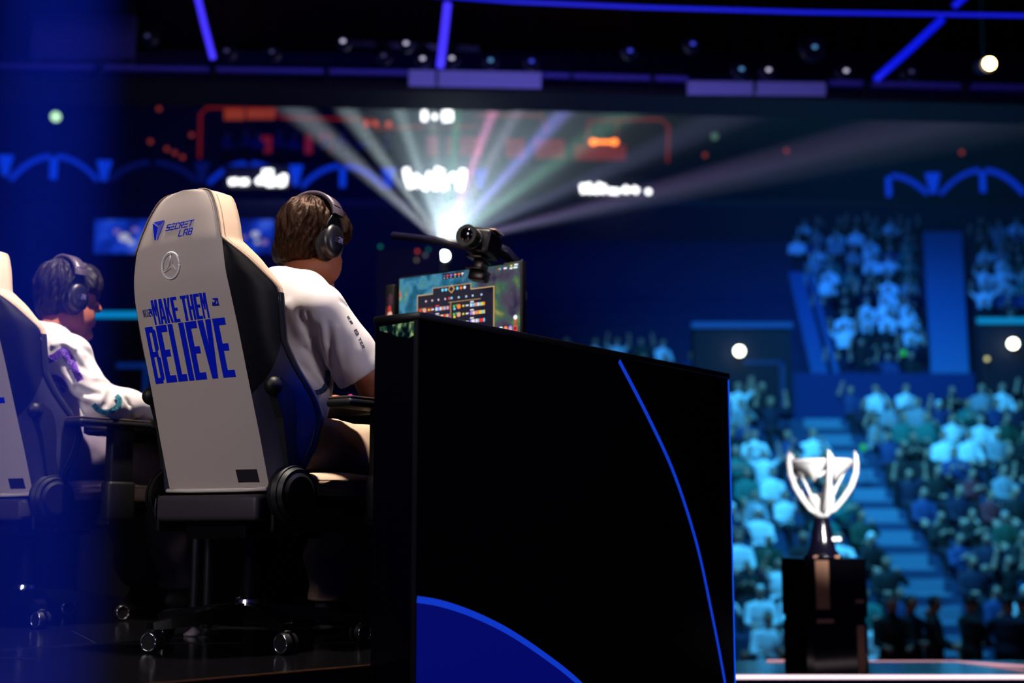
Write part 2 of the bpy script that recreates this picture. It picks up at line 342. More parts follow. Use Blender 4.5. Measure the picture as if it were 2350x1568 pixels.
# block lettering: glyph strokes as 4-point polygons in a unit cell
def bar(x0, y0, x1, y1): return [(x0, y0), (x1, y0), (x1, y1), (x0, y1)]
s_ = .36
GL = {'M': [bar(0, 0, .27, 1), bar(.73, 0, 1, 1), [(.2, 1), (.38, 1), (.58, .35), (.42, .35)], [(.62, 1), (.8, 1), (.58, .35), (.42, .35)]],
      'A': [[(0, 0), (.32, 0), (.55, 1), (.25, 1)], [(.68, 0), (1, 0), (.75, 1), (.45, 1)], bar(.22, .18, .78, .3)],
      'K': [bar(0, 0, s_, 1), [(.3, .42), (.66, 1), (1, 1), (.56, .42)], [(.32, .56), (.6, .56), (1, 0), (.66, 0)]],
      'E': [bar(0, 0, .45, 1), bar(.4, 0, 1, .12), bar(.4, .45, .9, .57), bar(.4, .88, 1, 1)],
      'T': [bar(0, .88, 1, 1), bar(.28, 0, .72, .9)], 'H': [bar(0, 0, .36, 1), bar(.64, 0, 1, 1), bar(.3, .42, .7, .55)],
      'B': [bar(0, 0, .36, 1), bar(.3, .9, .8, 1), bar(.3, .47, .85, .56), bar(.3, 0, .8, .1), [(.64, .53), (1, .6), (1, .92), (.64, 1)], [(.64, 0), (1, .08), (1, .44), (.64, .52)]],
      'L': [bar(0, 0, .5, 1), bar(.4, 0, 1, .12)], 'I': [bar(0, 0, 1, 1)],
      'V': [[(0, 1), (.42, 1), (.62, 0), (.3, 0)], [(.6, 1), (1, 1), (.72, 0), (.42, 0)]],
      '2': [bar(0, 0, 1, .16), bar(0, .84, 1, 1), bar(.62, .45, 1, .9), bar(0, .42, 1, .58), bar(0, .1, .38, .5)],
      '4': [bar(.6, 0, .95, 1), bar(0, .25, 1, .42), bar(0, .3, .35, 1)],
      'S': [bar(0, 0, 1, .14), bar(0, .86, 1, 1), bar(0, .43, 1, .57), bar(0, .5, .16, .95), bar(.84, .05, 1, .5)],
      'e': [bar(0, 0, 1, .14), bar(0, .86, 1, 1), bar(0, .43, .92, .57)],
      'C': [bar(0, 0, 1, .14), bar(0, .86, 1, 1), bar(0, .05, .18, .95), bar(.85, .7, 1, .95)],
      'R': [bar(0, 0, .18, 1), bar(.1, .86, 1, 1), bar(.84, .5, 1, .95), bar(.1, .42, 1, .54), [(.4, .45), (.6, .45), (1.05, 0), (.8, 0)]],
      't': [bar(-.1, .86, 1.1, 1), bar(.42, 0, .58, .9)], 'l': [bar(0, 0, .18, 1), bar(0, 0, 1, .15)],
      'a': [bar(0, 0, .17, .9), bar(.83, 0, 1, .9), bar(.05, .86, .95, 1), bar(.1, .35, .9, .48)],
      'b': [bar(0, 0, .18, 1), bar(.1, .86, .95, 1), bar(.1, .44, .95, .56), bar(.1, 0, 1, .14), bar(.82, .5, .97, .95), bar(.84, .05, 1, .5)],
      'w': [[(0, 1), (.16, 1), (.36, 0), (.22, 0)], [(.4, .9), (.56, .9), (.36, 0), (.22, 0)], [(.4, .9), (.56, .9), (.76, 0), (.62, 0)], [(.84, 1), (1, 1), (.76, 0), (.62, 0)]],
      'd': [bar(0, 0, .2, 1), bar(.1, .86, .8, 1), bar(.1, 0, .8, .14), bar(.78, .1, 1, .9)]}
def letters(m, text, x, y, w, h, pt, gap=.12, widths=None, slant=0, mi=0, top=None, sub=6):
    """text laid between x..x+w, y..y+h; pt(u, v, raised) gives the 3-D point"""
    wd = [(widths or {}).get(c, .5 if c == ' ' else 1.0) for c in text]; tot = sum(wd) + gap * (len(text) - 1); u = w / tot; cx = x
    for c, k in zip(text, wd):
        for q in GL.get(c, []):
            def P(a, b):
                X = q[0][0] + (q[1][0] - q[0][0]) * a; Xt = q[3][0] + (q[2][0] - q[3][0]) * a
                Y0 = q[0][1] + (q[1][1] - q[0][1]) * a; Y1 = q[3][1] + (q[2][1] - q[3][1]) * a
                gx = X + (Xt - X) * b; gy = Y0 + (Y1 - Y0) * b
                return cx + gx * k * u + slant * gy * h, y + gy * h
            vs = [pt(*P(a, j / sub), 1) for j in range(sub + 1) for a in (0, 1)] + [pt(*P(a, j / sub), 0) for j in range(sub + 1) for a in (0, 1)]
            n2 = 2 * (sub + 1); fs = [(2 * j, 2 * j + 1, 2 * j + 3, 2 * j + 2) for j in range(sub)]
            fs += [(2 * j, 2 * j + 2, n2 + 2 * j + 2, n2 + 2 * j) for j in range(sub)] + [(2 * j + 1, n2 + 2 * j + 1, n2 + 2 * j + 3, 2 * j + 3) for j in range(sub)]
            fs += [(0, n2, n2 + 1, 1), (n2 - 2, n2 - 1, 2 * n2 - 1, 2 * n2 - 2)]
            m.add(vs, fs, mi)
        cx += (k + gap) * u
def bpt(r, z, up): return backpt(r, z, .0013 if up else .0002)

grey = mat('grey_leather', (205, 192, 184), .42, spec=.35, bump=.05, bscale=350, var=.02, vscale=5)
beige = mat('beige_leather', (238, 206, 178), .4, spec=.4, bump=.06, bscale=300)
bleather = mat('black_leather', (9, 8, 12), .5, spec=.26, bump=.08, bscale=260)
bplast = mat('black_plastic', (10, 10, 13), .5, spec=.35); bmet = mat('black_metal', (14, 14, 18), .25, metal=.4)
chrome = mat('chrome', (200, 200, 205), .18, metal=1); stitch = mat('stitch_thread', (120, 96, 78), .7)
lblue = mat('logo_blue', (2, 34, 235), .3, spec=.6); lblue2 = mat('logo_light_blue', (96, 104, 225), .3); lblue3 = mat('logo_mid_blue', (50, 62, 215), .3)
silver = mat('silver_print', (255, 252, 250), .5); lgrey = mat('faint_lilac', (120, 108, 160), .4)
def make_chair(label):
    t = empty('gaming_chair', S1, RZ, label, 'chair', 'gaming chairs in a row at the desk')
    rows = chair_rows()
    m = MB(); strip(rows, lambda z, u: backpt((2 * u - 1) * hbk(z), z), 20, m)
    bk = m.build('back_panel', grey, t); tag(bk, 'pale grey leather back with blue slogan lettering')
    for sgn in (1, -1):
        m = MB(); lo = [z for z in rows if z <= 1.15]
        def side(z, u, sg=sgn):
            s = spt(z); a = (hbk(z), fbk(z) + .010); b = .018 * math.sin(PI * u) * min(1, (s[0] - a[0]) / .06 + .1)
            n = Vector((s[1] - a[1], -(s[0] - a[0]))); n = n.normalized() if n.length > 1e-6 else n
            return (sg * (a[0] + (s[0] - a[0]) * u + n.x * b), a[1] + (s[1] - a[1]) * u + n.y * b, z)
        zd = lambda u: .715 + .15 * u                                  # slanting seam between the two coverings
        strip([i / 30 for i in range(31)], lambda v, u: side(zd(u) + (1.15 - zd(u)) * v, u), 10, m); tag(m.build('side_wing', bleather, t), 'black leather side wing')
        m = MB(); strip([i / 24 for i in range(25)], lambda v, u: side(.45 + (zd(u) - .45) * v, u), 10, m); tag(m.build('lower_wing', mat('wing_suede', (44, 42, 66), .65, bump=.05, bscale=300), t), 'dark navy suede lower wing')
    m = MB()
    def front(z, u):
        s = spt(z); T = tpt(z); sc_ = .02
        if z < 1.15: a0 = (s[0], s[1])
        else: a0 = (hbk(z), fbk(z) + .010)
        K = [(0, a0), (.1, (a0[0] + (T[0] - a0[0]) * .55 + (.006 if T[0] > .04 else 0), a0[1] + (T[1] - a0[1]) * .5)), (.2, T)]
        w_ = T[0]; fc = fbk(z) + lerpt(z, [(.45, .10), (.7, .115), (.95, .10), (1.2, .10), (1.32, .092)])
        K += [(.28, (max(w_ - .035, w_ * .8), T[1] + .006)), (.5, (w_ * .5, fc + (T[1] - fc) * .12)), (1.0, (0, fc))]
        v = u * 2 if u <= .5 else (1 - u) * 2; p_ = lerpt(v, K); return ((1 if u <= .5 else -1) * p_[0], p_[1], z)
    strip([z for z in rows if z > 1.0], front, 40, m)
    fr = m.build('front_upholstery', beige, t); tag(fr, 'beige leather headrest front and edge')
    m = MB(); strip([z for z in rows if z < 1.012], front, 40, m); tag(m.build('lower_upholstery', mat('navy_suede', (20, 20, 40), .7), t), 'dark lower front between the wings')
    # seam piping and stitches along both wings
    for sgn in (1, -1):
        m = MB(); P = []
        for z in [z for z in rows if z <= 1.311]:
            s = spt(z) if z < 1.15 else (hbk(z), fbk(z) + .008); P.append((sgn * (s[0] + .001), s[1], z))
        m.tube([q_ for q_ in P if q_[2] > .99], .0026, 6); m.build('seam_piping', mat('piping_tan', (150, 128, 112), .5), fr)
        m = MB(); m.tube([q_ for q_ in P if q_[2] < 1.0], .0022, 6); m.build('wing_piping', bleather, t)
        m = MB()
        for i in range(105):
            z = .98 + .31 * i / 105; s = spt(z) if z < 1.15 else (hbk(z), fbk(z) + .008); T = tpt(z); s2 = spt(z + .0016) if z < 1.148 else (hbk(z + .0016), fbk(z) + .008)
            d = .16; m.tube([(sgn * (s[0] + (T[0] - s[0]) * d + .0045), s[1] + (T[1] - s[1]) * d, z), (sgn * (s2[0] + (T[0] - s[0]) * d + .0045), s2[1] + (T[1] - s[1]) * d, z + .0018)], .0007, 4)
        m.build('stitching', stitch, fr)
        m = MB()
        for i in range(80):
            z = 1.165 + .14 * i / 80; hh = hbk(z) - .012; hh2 = hbk(z + .001) - .012
            if hh < .02: continue
            m.tube([backpt(sgn * hh, z, .0008), backpt(sgn * hh2, z + .0012, .0008)], .0006, 4)
        m.build('stitching', mat('pale_thread', (225, 214, 208), .6), bk)
    m = MB(); m.tube([(-.212, -.150, .452), (-.1, -.159, .450), (.1, -.159, .450), (.212, -.150, .452)], .0065, 8)
    m.build('lower_piping', mat('cream_piping', (236, 226, 214), .45), bk)
    # lettering and marks on the back
    m = MB(); letters(m, 'MAKE', -.123, .931, .112, .070, bpt); letters(m, 'THEM', .006, .931, .106, .070, bpt); m.build('slogan_lettering', lblue, bk)
    m = MB(); letters(m, 'BELIEVE', -.176, .765, .343, .163, bpt, gap=.14, widths={'I': .46, 'L': .85, 'V': 1.15}, sub=10); m.build('slogan_lettering', lblue, bk)
    m = MB(); letters(m, 'wRld', -.171, .957, .026, .021, bpt, mi=1); letters(m, '24', -.142, .956, .016, .022, bpt, gap=.2); m.build('small_lettering', [lblue, lgrey], bk)
    m = MB(); q = [(.132, .963, .0035, .018), (.132, .963, .024, .0035), (.152, .963, .0035, .016), (.138, .979, .018, .0035)]
    for x, z, a, b in q: m.prism([(x, z), (x + a, z), (x + a, z + b), (x, z + b)], fbk(z) - .0014, fbk(z) + .001, 1)
    m.prism([(.137, .966), (.141, .966), (.153, .980), (.149, .980)], fbk(.97) - .0014, fbk(.97) + .001, 1); m.build('square_mark', lblue, bk)
    m = MB(); sl = .10
    letters(m, 'SeCRet', -.052, 1.196, .113, .019, bpt, gap=.22, slant=.35, sub=2); letters(m, 'lab', .008, 1.171, .056, .020, bpt, gap=.3, slant=.25, sub=2); m.build('maker_lettering', lblue, bk)
    m = MB()
    def tri(pts, mi):
        m.add([backpt(x, z, .0024) for x, z in pts] + [backpt(x, z, .0002) for x, z in pts], [tuple(range(len(pts)))] + [(i, (i + 1) % len(pts), len(pts) + (i + 1) % len(pts), len(pts) + i) for i in range(len(pts))], mi)
    tri([(-.113, 1.231), (-.063, 1.231), (-.088, 1.217)], 2); tri([(-.116, 1.228), (-.0905, 1.214), (-.0905, 1.174), (-.094, 1.174)], 0); tri([(-.060, 1.228), (-.0855, 1.214), (-.0855, 1.174), (-.082, 1.174)], 1)
    m.build('maker_emblem', [lblue, lblue2, lblue3], bk)
    m = MB(); cx, cz, r0 = -.018, 1.090, .0385                         # ringed three-pointed star
    for ra, th in ((.0380, .0028), (.0340, .0013)):
        m.tube([backpt(cx + ra * math.cos(a), cz + ra * math.sin(a), .0015) for a in np.linspace(0, 2 * PI, 49)], th, 6)
    for k in range(3):
        a = PI / 2 + k * 2 * PI / 3; d = Vector((math.cos(a), math.sin(a))); n_ = Vector((-d.y, d.x)); c = Vector((cx, cz))
        e = c + d * .034; l = c + n_ * .0055 + d * .003; r = c - n_ * .0055 + d * .003
        m.tube([backpt(l.x, l.y, .0015), backpt(e.x, e.y, .0015)], .0018, 5); m.tube([backpt(r.x, r.y, .0015), backpt(e.x, e.y, .0015)], .0013, 5)
    m.build('star_emblem', silver, bk)
    m = MB(); Q_ = [(.102 + .08 * a - .002 * b, .472 + .036 * b) for b in (0, .5, 1) for a in (0, 1)]
    m.add([backpt(x, z, .0016) for x, z in Q_] + [backpt(x, z, 0) for x, z in Q_], [(0, 1, 3, 2), (2, 3, 5, 4), (0, 6, 7, 1), (4, 5, 11, 10), (0, 2, 8, 6), (2, 4, 10, 8), (1, 7, 9, 3), (3, 9, 11, 5)])
    m.build('black_patch', mat('patch_black', (22, 20, 30), .6), bk)
    # lumbar knobs, hinge covers
    for s in (1, -1):
        m = MB(); c = Vector((s * .262, -.185, .738)); m.ell(c, (.026, .026, .028), 20, 12); m.cyl(c + Vector((0, .01, 0)), c + Vector((-s * .04, .05, 0)), .02)
        m.build('lumbar_knob', bplast, t)
        m = MB(); m.prism([(-.195, .75), (-.165, .765), (-.125, .74), (-.085, .66), (-.065, .56), (-.06, .48), (-.12, .46), (-.135, .55), (-.155, .65)], s * .235, s * .272, 0); m.build('side_bracket', mat('bracket_matte', (8, 8, 10), .55), t)
        m = MB(); m.cyl((s * .245, -.10, .437), (s * .262, -.10, .437), .083, n=40); m.cyl((s * .262, -.10, .437), (s * .276, -.10, .437), .086, .080, n=40)
        m.cyl((s * .276, -.10, .437), (s * .29, -.10, .437), .076, .070, n=40); m.cyl((s * .29, -.10, .437), (s * .296, -.10, .437), .060, .05, n=40)
        m.rbox((min(s * .235, s * .25), -.16, .33), (max(s * .235, s * .25), .12, .44), .006); m.build('hinge_cover', bplast, t)
    # seat
    m = MB(); m.rbox((-.215, -.192, .362), (.215, -.12, .437), .016, 4); m.tube([(-.213, -.19, .37), (-.213, -.193, .40), (-.213, -.19, .43)], .003, 6)
    m.build('seat_rear', mat('seat_rear_leather', (58, 52, 62), .5, bump=.05, bscale=200), t)
    m = MB(); m.rbox((-.25, -.125, .375), (.25, .335, .455), .03, 4); m.build('seat', bleather, t)
    m = MB(); m.rbox((-.262, -.11, .43), (.262, .35, .492), .026, 5)
    for s in (1, -1): m.ell((s * .225, .12, .47), (.05, .23, .036), 20, 12)
    cu = m.build('seat_cushion', beige, t)
    m = MB()
    for s in (1, -1): m.tube([(s * .268, -.05, .478), (s * .275, .12, .482), (s * .262, .30, .482), (s * .2, .352, .478)], .0016, 5)
    m.build('stitching', stitch, cu)
    # mechanism, gas lift, star base, casters
    m = MB(); m.rbox((-.13, -.15, .31), (.13, .17, .375), .01); m.rbox((-.22, -.05, .345), (.22, .05, .38), .005); m.cyl((.13, -.04, .335), (.30, -.10, .325), .006, n=10); m.build('tilt_mechanism', bmet, t)
    m = MB(); m.cyl((0, 0, .19), (0, 0, .32), .026); m.cyl((0, 0, .125), (0, 0, .20), .034, .032); m.build('gas_lift', bmet, t)
    m = MB(); m.lathe([(.0, .14), (.042, .14), (.046, .132), (.048, .12), (.05, .116)]); tag(m.build('hub_ring', chrome, t), 'chrome ring on the hub')
    m = MB(); m.cyl((0, 0, .07), (0, 0, .118), .05, .046, n=28); ends = []
    a0 = math.atan2(-.37, -.05)
    for k in range(5):
        a = R_(-98) + k * 2 * PI / 5; d = Vector((math.cos(a), math.sin(a), 0)); n_ = Vector((-d.y, d.x, 0)); e = d * .325; ends.append((a, e))
        vs = []
        for u, wd, zt, zb in ((.03, .034, .124, .072), (.15, .030, .112, .072), (.28, .024, .092, .064), (.335, .019, .083, .064)):
            for sx, z in ((-1, zb), (1, zb), (.75, zt), (-.75, zt)): p_ = d * u + n_ * wd * sx; vs.append((p_.x, p_.y, z))
        m.add(vs, [(4 * i + j, 4 * i + (j + 1) % 4, 4 * i + 4 + (j + 1) % 4, 4 * i + 4 + j) for i in range(3) for j in range(4)] + [(0, 1, 2, 3), (12, 13, 14, 15)])
    m.build('star_base', bmet, t)
    for i, (a, e) in enumerate(ends):
        m = MB(); b = a + (.4, -1.1, 2.2, .6, 1.4)[i]; ax = Vector((math.cos(b), math.sin(b), 0)); c = Vector((e.x, e.y, .0305))
        for s in (-1, 1):
            m.cyl(c + ax * s * .006, c + ax * s * .021, .0303, .028, n=26)
        m.cyl(c - ax * .008, c + ax * .008, .018); m.cyl((e.x, e.y, .04), (e.x, e.y, .075), .008); m.rbox((e.x - .014, e.y - .014, .045), (e.x + .014, e.y + .014, .066), .005)
        ca = m.build('caster', bplast, t)
        m = MB()
        for s in (-1, 1):
            m.tube([c + ax * s * .0215 + Vector((-ax.y * math.cos(q) * .024, ax.x * math.cos(q) * .024, math.sin(q) * .024)) for q in np.linspace(0, 2 * PI, 25)], .0028, 6)
        m.build('wheel_rim', chrome, ca)
    # armrests
    for s in (1, -1):
        m = MB(); m.rbox((s * .33 - .05, .005, .690), (s * .33 + .05, .32, .714), .011, 4); pad = m.build('armrest_pad', bplast, t)
        m = MB(); m.rbox((s * .33 - .046, .011, .7125), (s * .33 + .046, .314, .7215), .004, 3); tag(m.build('pad_cover', mat('pad_taupe', (64, 50, 44), .45), pad), 'taupe padded cover')
        m = MB(); m.rbox((s * .33 - .022, .165, .46), (s * .33 + .022, .26, .695), .008); m.rbox((s * .33 - .028, .155, .36), (s * .33 + .028, .27, .50), .012)
        m.rbox((min(s * .2, s * .345), .165, .345), (max(s * .2, s * .345), .255, .385), .01); m.build('armrest_post', bplast, t)
    return t
ch1 = make_chair('nearer pale gaming chair with slogan and emblems on its back, behind the dark-haired player')
ch2 = copy_tree(ch1); ch2.location = (C2[0], C2[1], 0)
for c_ in ch2.children:
    if c_.name.startswith('armrest'): c_.location.y -= .09
ch2['label'] = 'farther pale gaming chair cut off by the left edge, its blue letters half seen'

# ------------------------------------------------------------------ side wall of the desk with LED artwork
y0, y1 = -.225, 1.538
t = empty('desk_side_wall', S1, RZ, 'tall glossy black desk side wall with glowing blue arc lines', 'desk panel')
m = MB(); m.box((.674, y0, -2.6), (.820, y1, .872)); m.build('panel_body', mat('panel_black', (3, 3, 9), .22, spec=.35), t)
m = MB(); m.rbox((.670, y0 - .004, .872), (.825, y1 + .006, .892), .003, 2); m.build('top_cap', mat('cap_black', (8, 8, 11), .35), t)
xo = .8212
ledl = led('led_line_blue', (20, 74, 255), .55, 110); ledf = led('led_fill_blue', (4, 20, 175), .3, 110)
def on_wall(px, py):                                    # picture measurement -> point of the wall plane
    a = (px - 1175) / FPX; b = (784 - py) / FPX; d = Vector((a, cp - sp * b, sp + cp * b)); o = Vector((C1[0] + RT[0] * xo, C1[1] + RT[1] * xo, 0))
    n = Vector((RT[0], RT[1], 0)); k = (o - Vector((0, 0, CZ))).dot(n) / d.dot(n); q = Vector((0, 0, CZ)) + d * k
    return ((q.x - C1[0]) * FW[0] + (q.y - C1[1]) * FW[1], q.z)
def wall_line(L, wl, mat_, name):
    pts = [on_wall(*p) for p in L]; P = []
    for i in range(len(pts) - 1):                        # Catmull-Rom
        a, b, c, d = (Vector(pts[max(i - 1, 0)]), Vector(pts[i]), Vector(pts[i + 1]), Vector(pts[min(i + 2, len(pts) - 1)]))
        for k in range(8): u = k / 8; P.append(.5 * ((2 * b) + (c - a) * u + (2 * a - 5 * b + 4 * c - d) * u * u + (3 * b - a - 3 * c + d) * u ** 3))
    P.append(Vector(pts[-1])); vs = []
    for i, p in enumerate(P):
        d = (P[min(i + 1, len(P) - 1)] - P[max(i - 1, 0)]).normalized(); n = Vector((-d.y, d.x)) * wl / 2
        vs += [(xo, p.x + n.x, p.y + n.y), (xo, p.x - n.x, p.y - n.y)]
    m = MB(); m.add(vs, [(2 * i, 2 * i + 1, 2 * i + 3, 2 * i + 2) for i in range(len(P) - 1)]); return m.build(name, mat_, t), P
wall_line([(1421, 828), (1490, 962), (1548, 1090), (1598, 1245), (1632, 1400), (1664, 1568), (1690, 1740)], .017, ledl, 'arc_line')
_, P = wall_line([(957, 1376), (1010, 1385), (1080, 1408), (1160, 1446), (1240, 1498), (1320, 1560), (1400, 1640)], .017, ledl, 'arc_line')
m = MB(); vs = []
for p in P: vs += [(xo - .0006, p.x, p.y - .008), (xo - .0006, p.x, -.6)]
m.add(vs, [(2 * i, 2 * i + 1, 2 * i + 3, 2 * i + 2) for i in range(len(P) - 1)]); m.build('led_field', ledf, t)
m = MB(); m.box((.806, y1 - .002, -2.6), (.8225, y1 + .003, .868)); m.build('edge_light', em('edge_blue', (14, 84, 255), .9), t)
# reflected picture on the player-facing end of the wall, painted as emission
mm = bpy.data.materials.new('painted_reflection'); mm.use_nodes = True; nt = mm.node_tree; b = nt.nodes['Principled BSDF']; b.inputs['Base Color'].default_value = (.002, .002, .004, 1); b.inputs['Roughness'].default_value = .15
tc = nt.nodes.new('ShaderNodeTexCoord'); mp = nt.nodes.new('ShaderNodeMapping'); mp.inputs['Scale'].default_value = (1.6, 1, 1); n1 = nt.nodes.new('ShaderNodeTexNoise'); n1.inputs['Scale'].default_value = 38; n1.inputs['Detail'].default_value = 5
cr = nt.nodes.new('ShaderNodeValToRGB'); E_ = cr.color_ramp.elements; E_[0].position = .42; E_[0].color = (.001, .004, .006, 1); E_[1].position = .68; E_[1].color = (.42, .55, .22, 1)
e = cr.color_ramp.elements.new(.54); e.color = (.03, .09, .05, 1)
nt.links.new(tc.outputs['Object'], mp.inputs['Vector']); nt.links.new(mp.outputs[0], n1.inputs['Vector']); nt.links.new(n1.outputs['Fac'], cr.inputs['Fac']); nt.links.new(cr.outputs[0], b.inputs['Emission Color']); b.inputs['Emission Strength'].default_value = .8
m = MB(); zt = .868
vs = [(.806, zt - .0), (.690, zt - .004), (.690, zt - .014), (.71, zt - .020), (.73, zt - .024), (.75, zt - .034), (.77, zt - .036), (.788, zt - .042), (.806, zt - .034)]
m.prism(vs, y0 - .0015, y0 + .001, 1); tag(m.build('end_reflection', mm, t), 'painted green reflection at the top of the end face')
m = MB(); m.box((.807, y0 - .003, -.5), (.8215, y0 + .001, .872)); m.build('corner_profile', mat('cap_black', (8, 8, 11), .35), t)

# ------------------------------------------------------------------ desk, monitor, camera, small things
t = empty('player_desk', S1, RZ, 'long black desk in front of both players, mostly hidden by the side wall', 'desk')
m = MB(); m.rbox((-3.2, .385, .70), (.672, 1.25, .73), .006); m.build('desk_top', bplast, t)
m = MB(); m.box((-3.2, 1.26, .0), (.672, 1.30, .735)); m.build('front_board', blk, t)
for x in (-2.55, -.64, .60):
    m = MB(); m.box((x - .03, .6, 0), (x + .03, 1.2, .70)); m.build('leg', bmet, t)
for r, f in ((-.36, .10), (-.283, .085)):
    t = empty('support_post', W((r, f, 0)), RZ, 'left thin black post on a flared foot behind the near chair' if r < -.3 else 'right thin black post on a flared foot behind the near chair', 'post', None)
    m = MB(); m.cyl((0, 0, .03), (0, 0, .33), .016, n=12); m.build('pole', mat('post_black', (14, 14, 26), .4), t)
    m = MB(); m.lathe([(0, .0), (.032, 0), (.034, .006), (.022, .014), (.010, .026), (.010, .034), (0, .034)]); m.build('foot', mat('foot_grey', (110, 104, 112), .4), t)
# monitor
mx0, mx1, mz0, mz1, my = -.290, .272, .965, 1.279, 1.0
t = empty('monitor', S1, RZ, 'wide monitor showing a game score table over a green and teal map', 'monitor')
m = MB(); m.rbox((mx0 - .008, my + .002, mz0 - .014), (mx1 + .010, my + .028, mz1 + .007), .004, 2); m.rbox((-.09, my + .028, 1.03), (.07, my + .06, 1.2), .01)
m.rbox((-.03, my + .06, .74), (.01, my + .09, 1.16), .01); m.rbox((-.13, my - .02, .7305), (.11, my + .17, .742), .004); m.build('monitor_body', bplast, t)
sm = bpy.data.materials.new('game_map'); sm.use_nodes = True; nt = sm.node_tree; b = nt.nodes['Principled BSDF']; b.inputs['Base Color'].default_value = (0, 0, 0, 1); b.inputs['Roughness'].default_value = .3
tc = nt.nodes.new('ShaderNodeTexCoord'); n1 = nt.nodes.new('ShaderNodeTexNoise'); n1.inputs['Scale'].default_value = 11; n1.inputs['Detail'].default_value = 5; n1.inputs['Distortion'].default_value = .4
n2 = nt.nodes.new('ShaderNodeTexNoise'); n2.inputs['Scale'].default_value = 7; sx = nt.nodes.new('ShaderNodeSeparateXYZ')
def math_(op, a, b_=None, v=None):
    q = nt.nodes.new('ShaderNodeMath'); q.operation = op; nt.links.new(a, q.inputs[0])
    if b_ is not None: nt.links.new(b_, q.inputs[1])
    if v is not None: q.inputs[1].default_value = v
    return q.outputs[0]
def ramp(fac, cols):
    r = nt.nodes.new('ShaderNodeValToRGB'); el = r.color_ramp.elements
    el[0].position, el[0].color = cols[0][0], (*s2l(cols[0][1]), 1); el[1].position, el[1].color = cols[-1][0], (*s2l(cols[-1][1]), 1)
    for p_, c_ in cols[1:-1]: q = el.new(p_); q.color = (*s2l(c_), 1)
    nt.links.new(fac, r.inputs[0]); return r.outputs[0]
nt.links.new(tc.outputs['Object'], n1.inputs['Vector']); nt.links.new(tc.outputs['Object'], n2.inputs['Vector']); nt.links.new(tc.outputs['Object'], sx.inputs[0])
lft = ramp(n1.outputs['Fac'], [(.36, (16, 52, 66)), (.46, (28, 92, 120)), (.54, (66, 128, 160)), (.6, (60, 120, 120)), (.7, (170, 180, 140))])
rgt = ramp(n1.outputs['Fac'], [(.34, (34, 34, 58)), (.45, (70, 62, 80)), (.53, (54, 88, 76)), (.6, (96, 110, 60)), (.68, (160, 140, 84))])
u = math_('MULTIPLY_ADD', sx.outputs[0], v=5.0); u.node.inputs[2].default_value = .2
u = math_('ADD', u, n2.outputs['Fac']); u = math_('SUBTRACT', u, v=.5); u.node.use_clamp = True
mx = nt.nodes.new('ShaderNodeMix'); mx.data_type = 'RGBA'; nt.links.new(u, mx.inputs[0]); nt.links.new(lft, mx.inputs[6]); nt.links.new(rgt, mx.inputs[7])
nt.links.new(mx.outputs[2], b.inputs['Emission Color']); b.inputs['Emission Strength'].default_value = 1.15
m = MB(); m.box((mx0, my - .001, mz0), (mx1, my + .003, mz1)); scn = m.build('screen', sm, t)
PAL = [('ui_navy', (22, 22, 46), .9), ('ui_gold', (225, 180, 110), 1.0), ('ui_white', (235, 240, 255), 1.1), ('ui_red', (235, 60, 40), 1.1), ('ui_orange', (250, 130, 50), 1.1),
       ('ui_cyan', (110, 210, 250), 1.1), ('ui_violet', (160, 120, 240), 1.1), ('ui_yellow', (235, 210, 70), 1.1), ('ui_green', (90, 200, 90), 1.0), ('ui_wine', (120, 20, 34), .9), ('ui_skin', (225, 170, 150), 1.0), ('ui_steel', (70, 100, 150), 1.0)]
mats = [em(*p_) for p_ in PAL]; m = MB(); rr = random.Random(3)
def ui(x0, z0, x1, z1, mi, lay=1): m.box((x0, my - .0012 - .0004 * lay, z0), (x1, my - .001 - .0004 * lay, z1), mi)
def dot(x, z, r, mi, lay=3): m.prism([(x + r * math.cos(a), z + r * math.sin(a)) for a in np.linspace(0, 2 * PI, 11)[:-1]], my - .0012 - .0004 * lay, my - .001 - .0004 * lay, 1, mi)
bx0, bx1, bz1 = -.198, .157, 1.203                          # score table
ui(bx0 - .003, .975, bx1 + .003, bz1 + .003, 1, 0); ui(bx0, .975, bx1, bz1, 0, 1)
ui(-.127, bz1 + .002, .055, bz1 + .024, 1, 0); ui(-.125, bz1, .053, bz1 + .022, 0, 1)
m.prism([(-.036, 1.198), (-.020, 1.214), (-.036, 1.230), (-.052, 1.214)], my - .003, my - .002, 1, 1); m.prism([(-.036, 1.202), (-.024, 1.214), (-.036, 1.226), (-.048, 1.214)], my - .0036, my - .003, 1, 0)
for x, c in ((-.078, 5), (-.062, 5), (-.008, 5), (.009, 4), (.026, 2)): dot(x, 1.214, .0058, c)
for x, c in ((-.16, 3), (-.13, 3), (-.1, 3), (-.068, 3), (-.005, 5), (.03, 5), (.06, 5), (.1, 5)): ui(x, 1.176, x + .004, 1.183, 2, 2); ui(x + .005, 1.177, x + .008, 1.182, c, 2)
ui(-.05, 1.176, -.043, 1.184, 3, 2); ui(-.040, 1.176, -.031, 1.184, 5, 2); ui(-.040, .975, -.038, 1.166, 1, 2); ui(-.05, 1.164, .1, 1.1655, 1, 2)
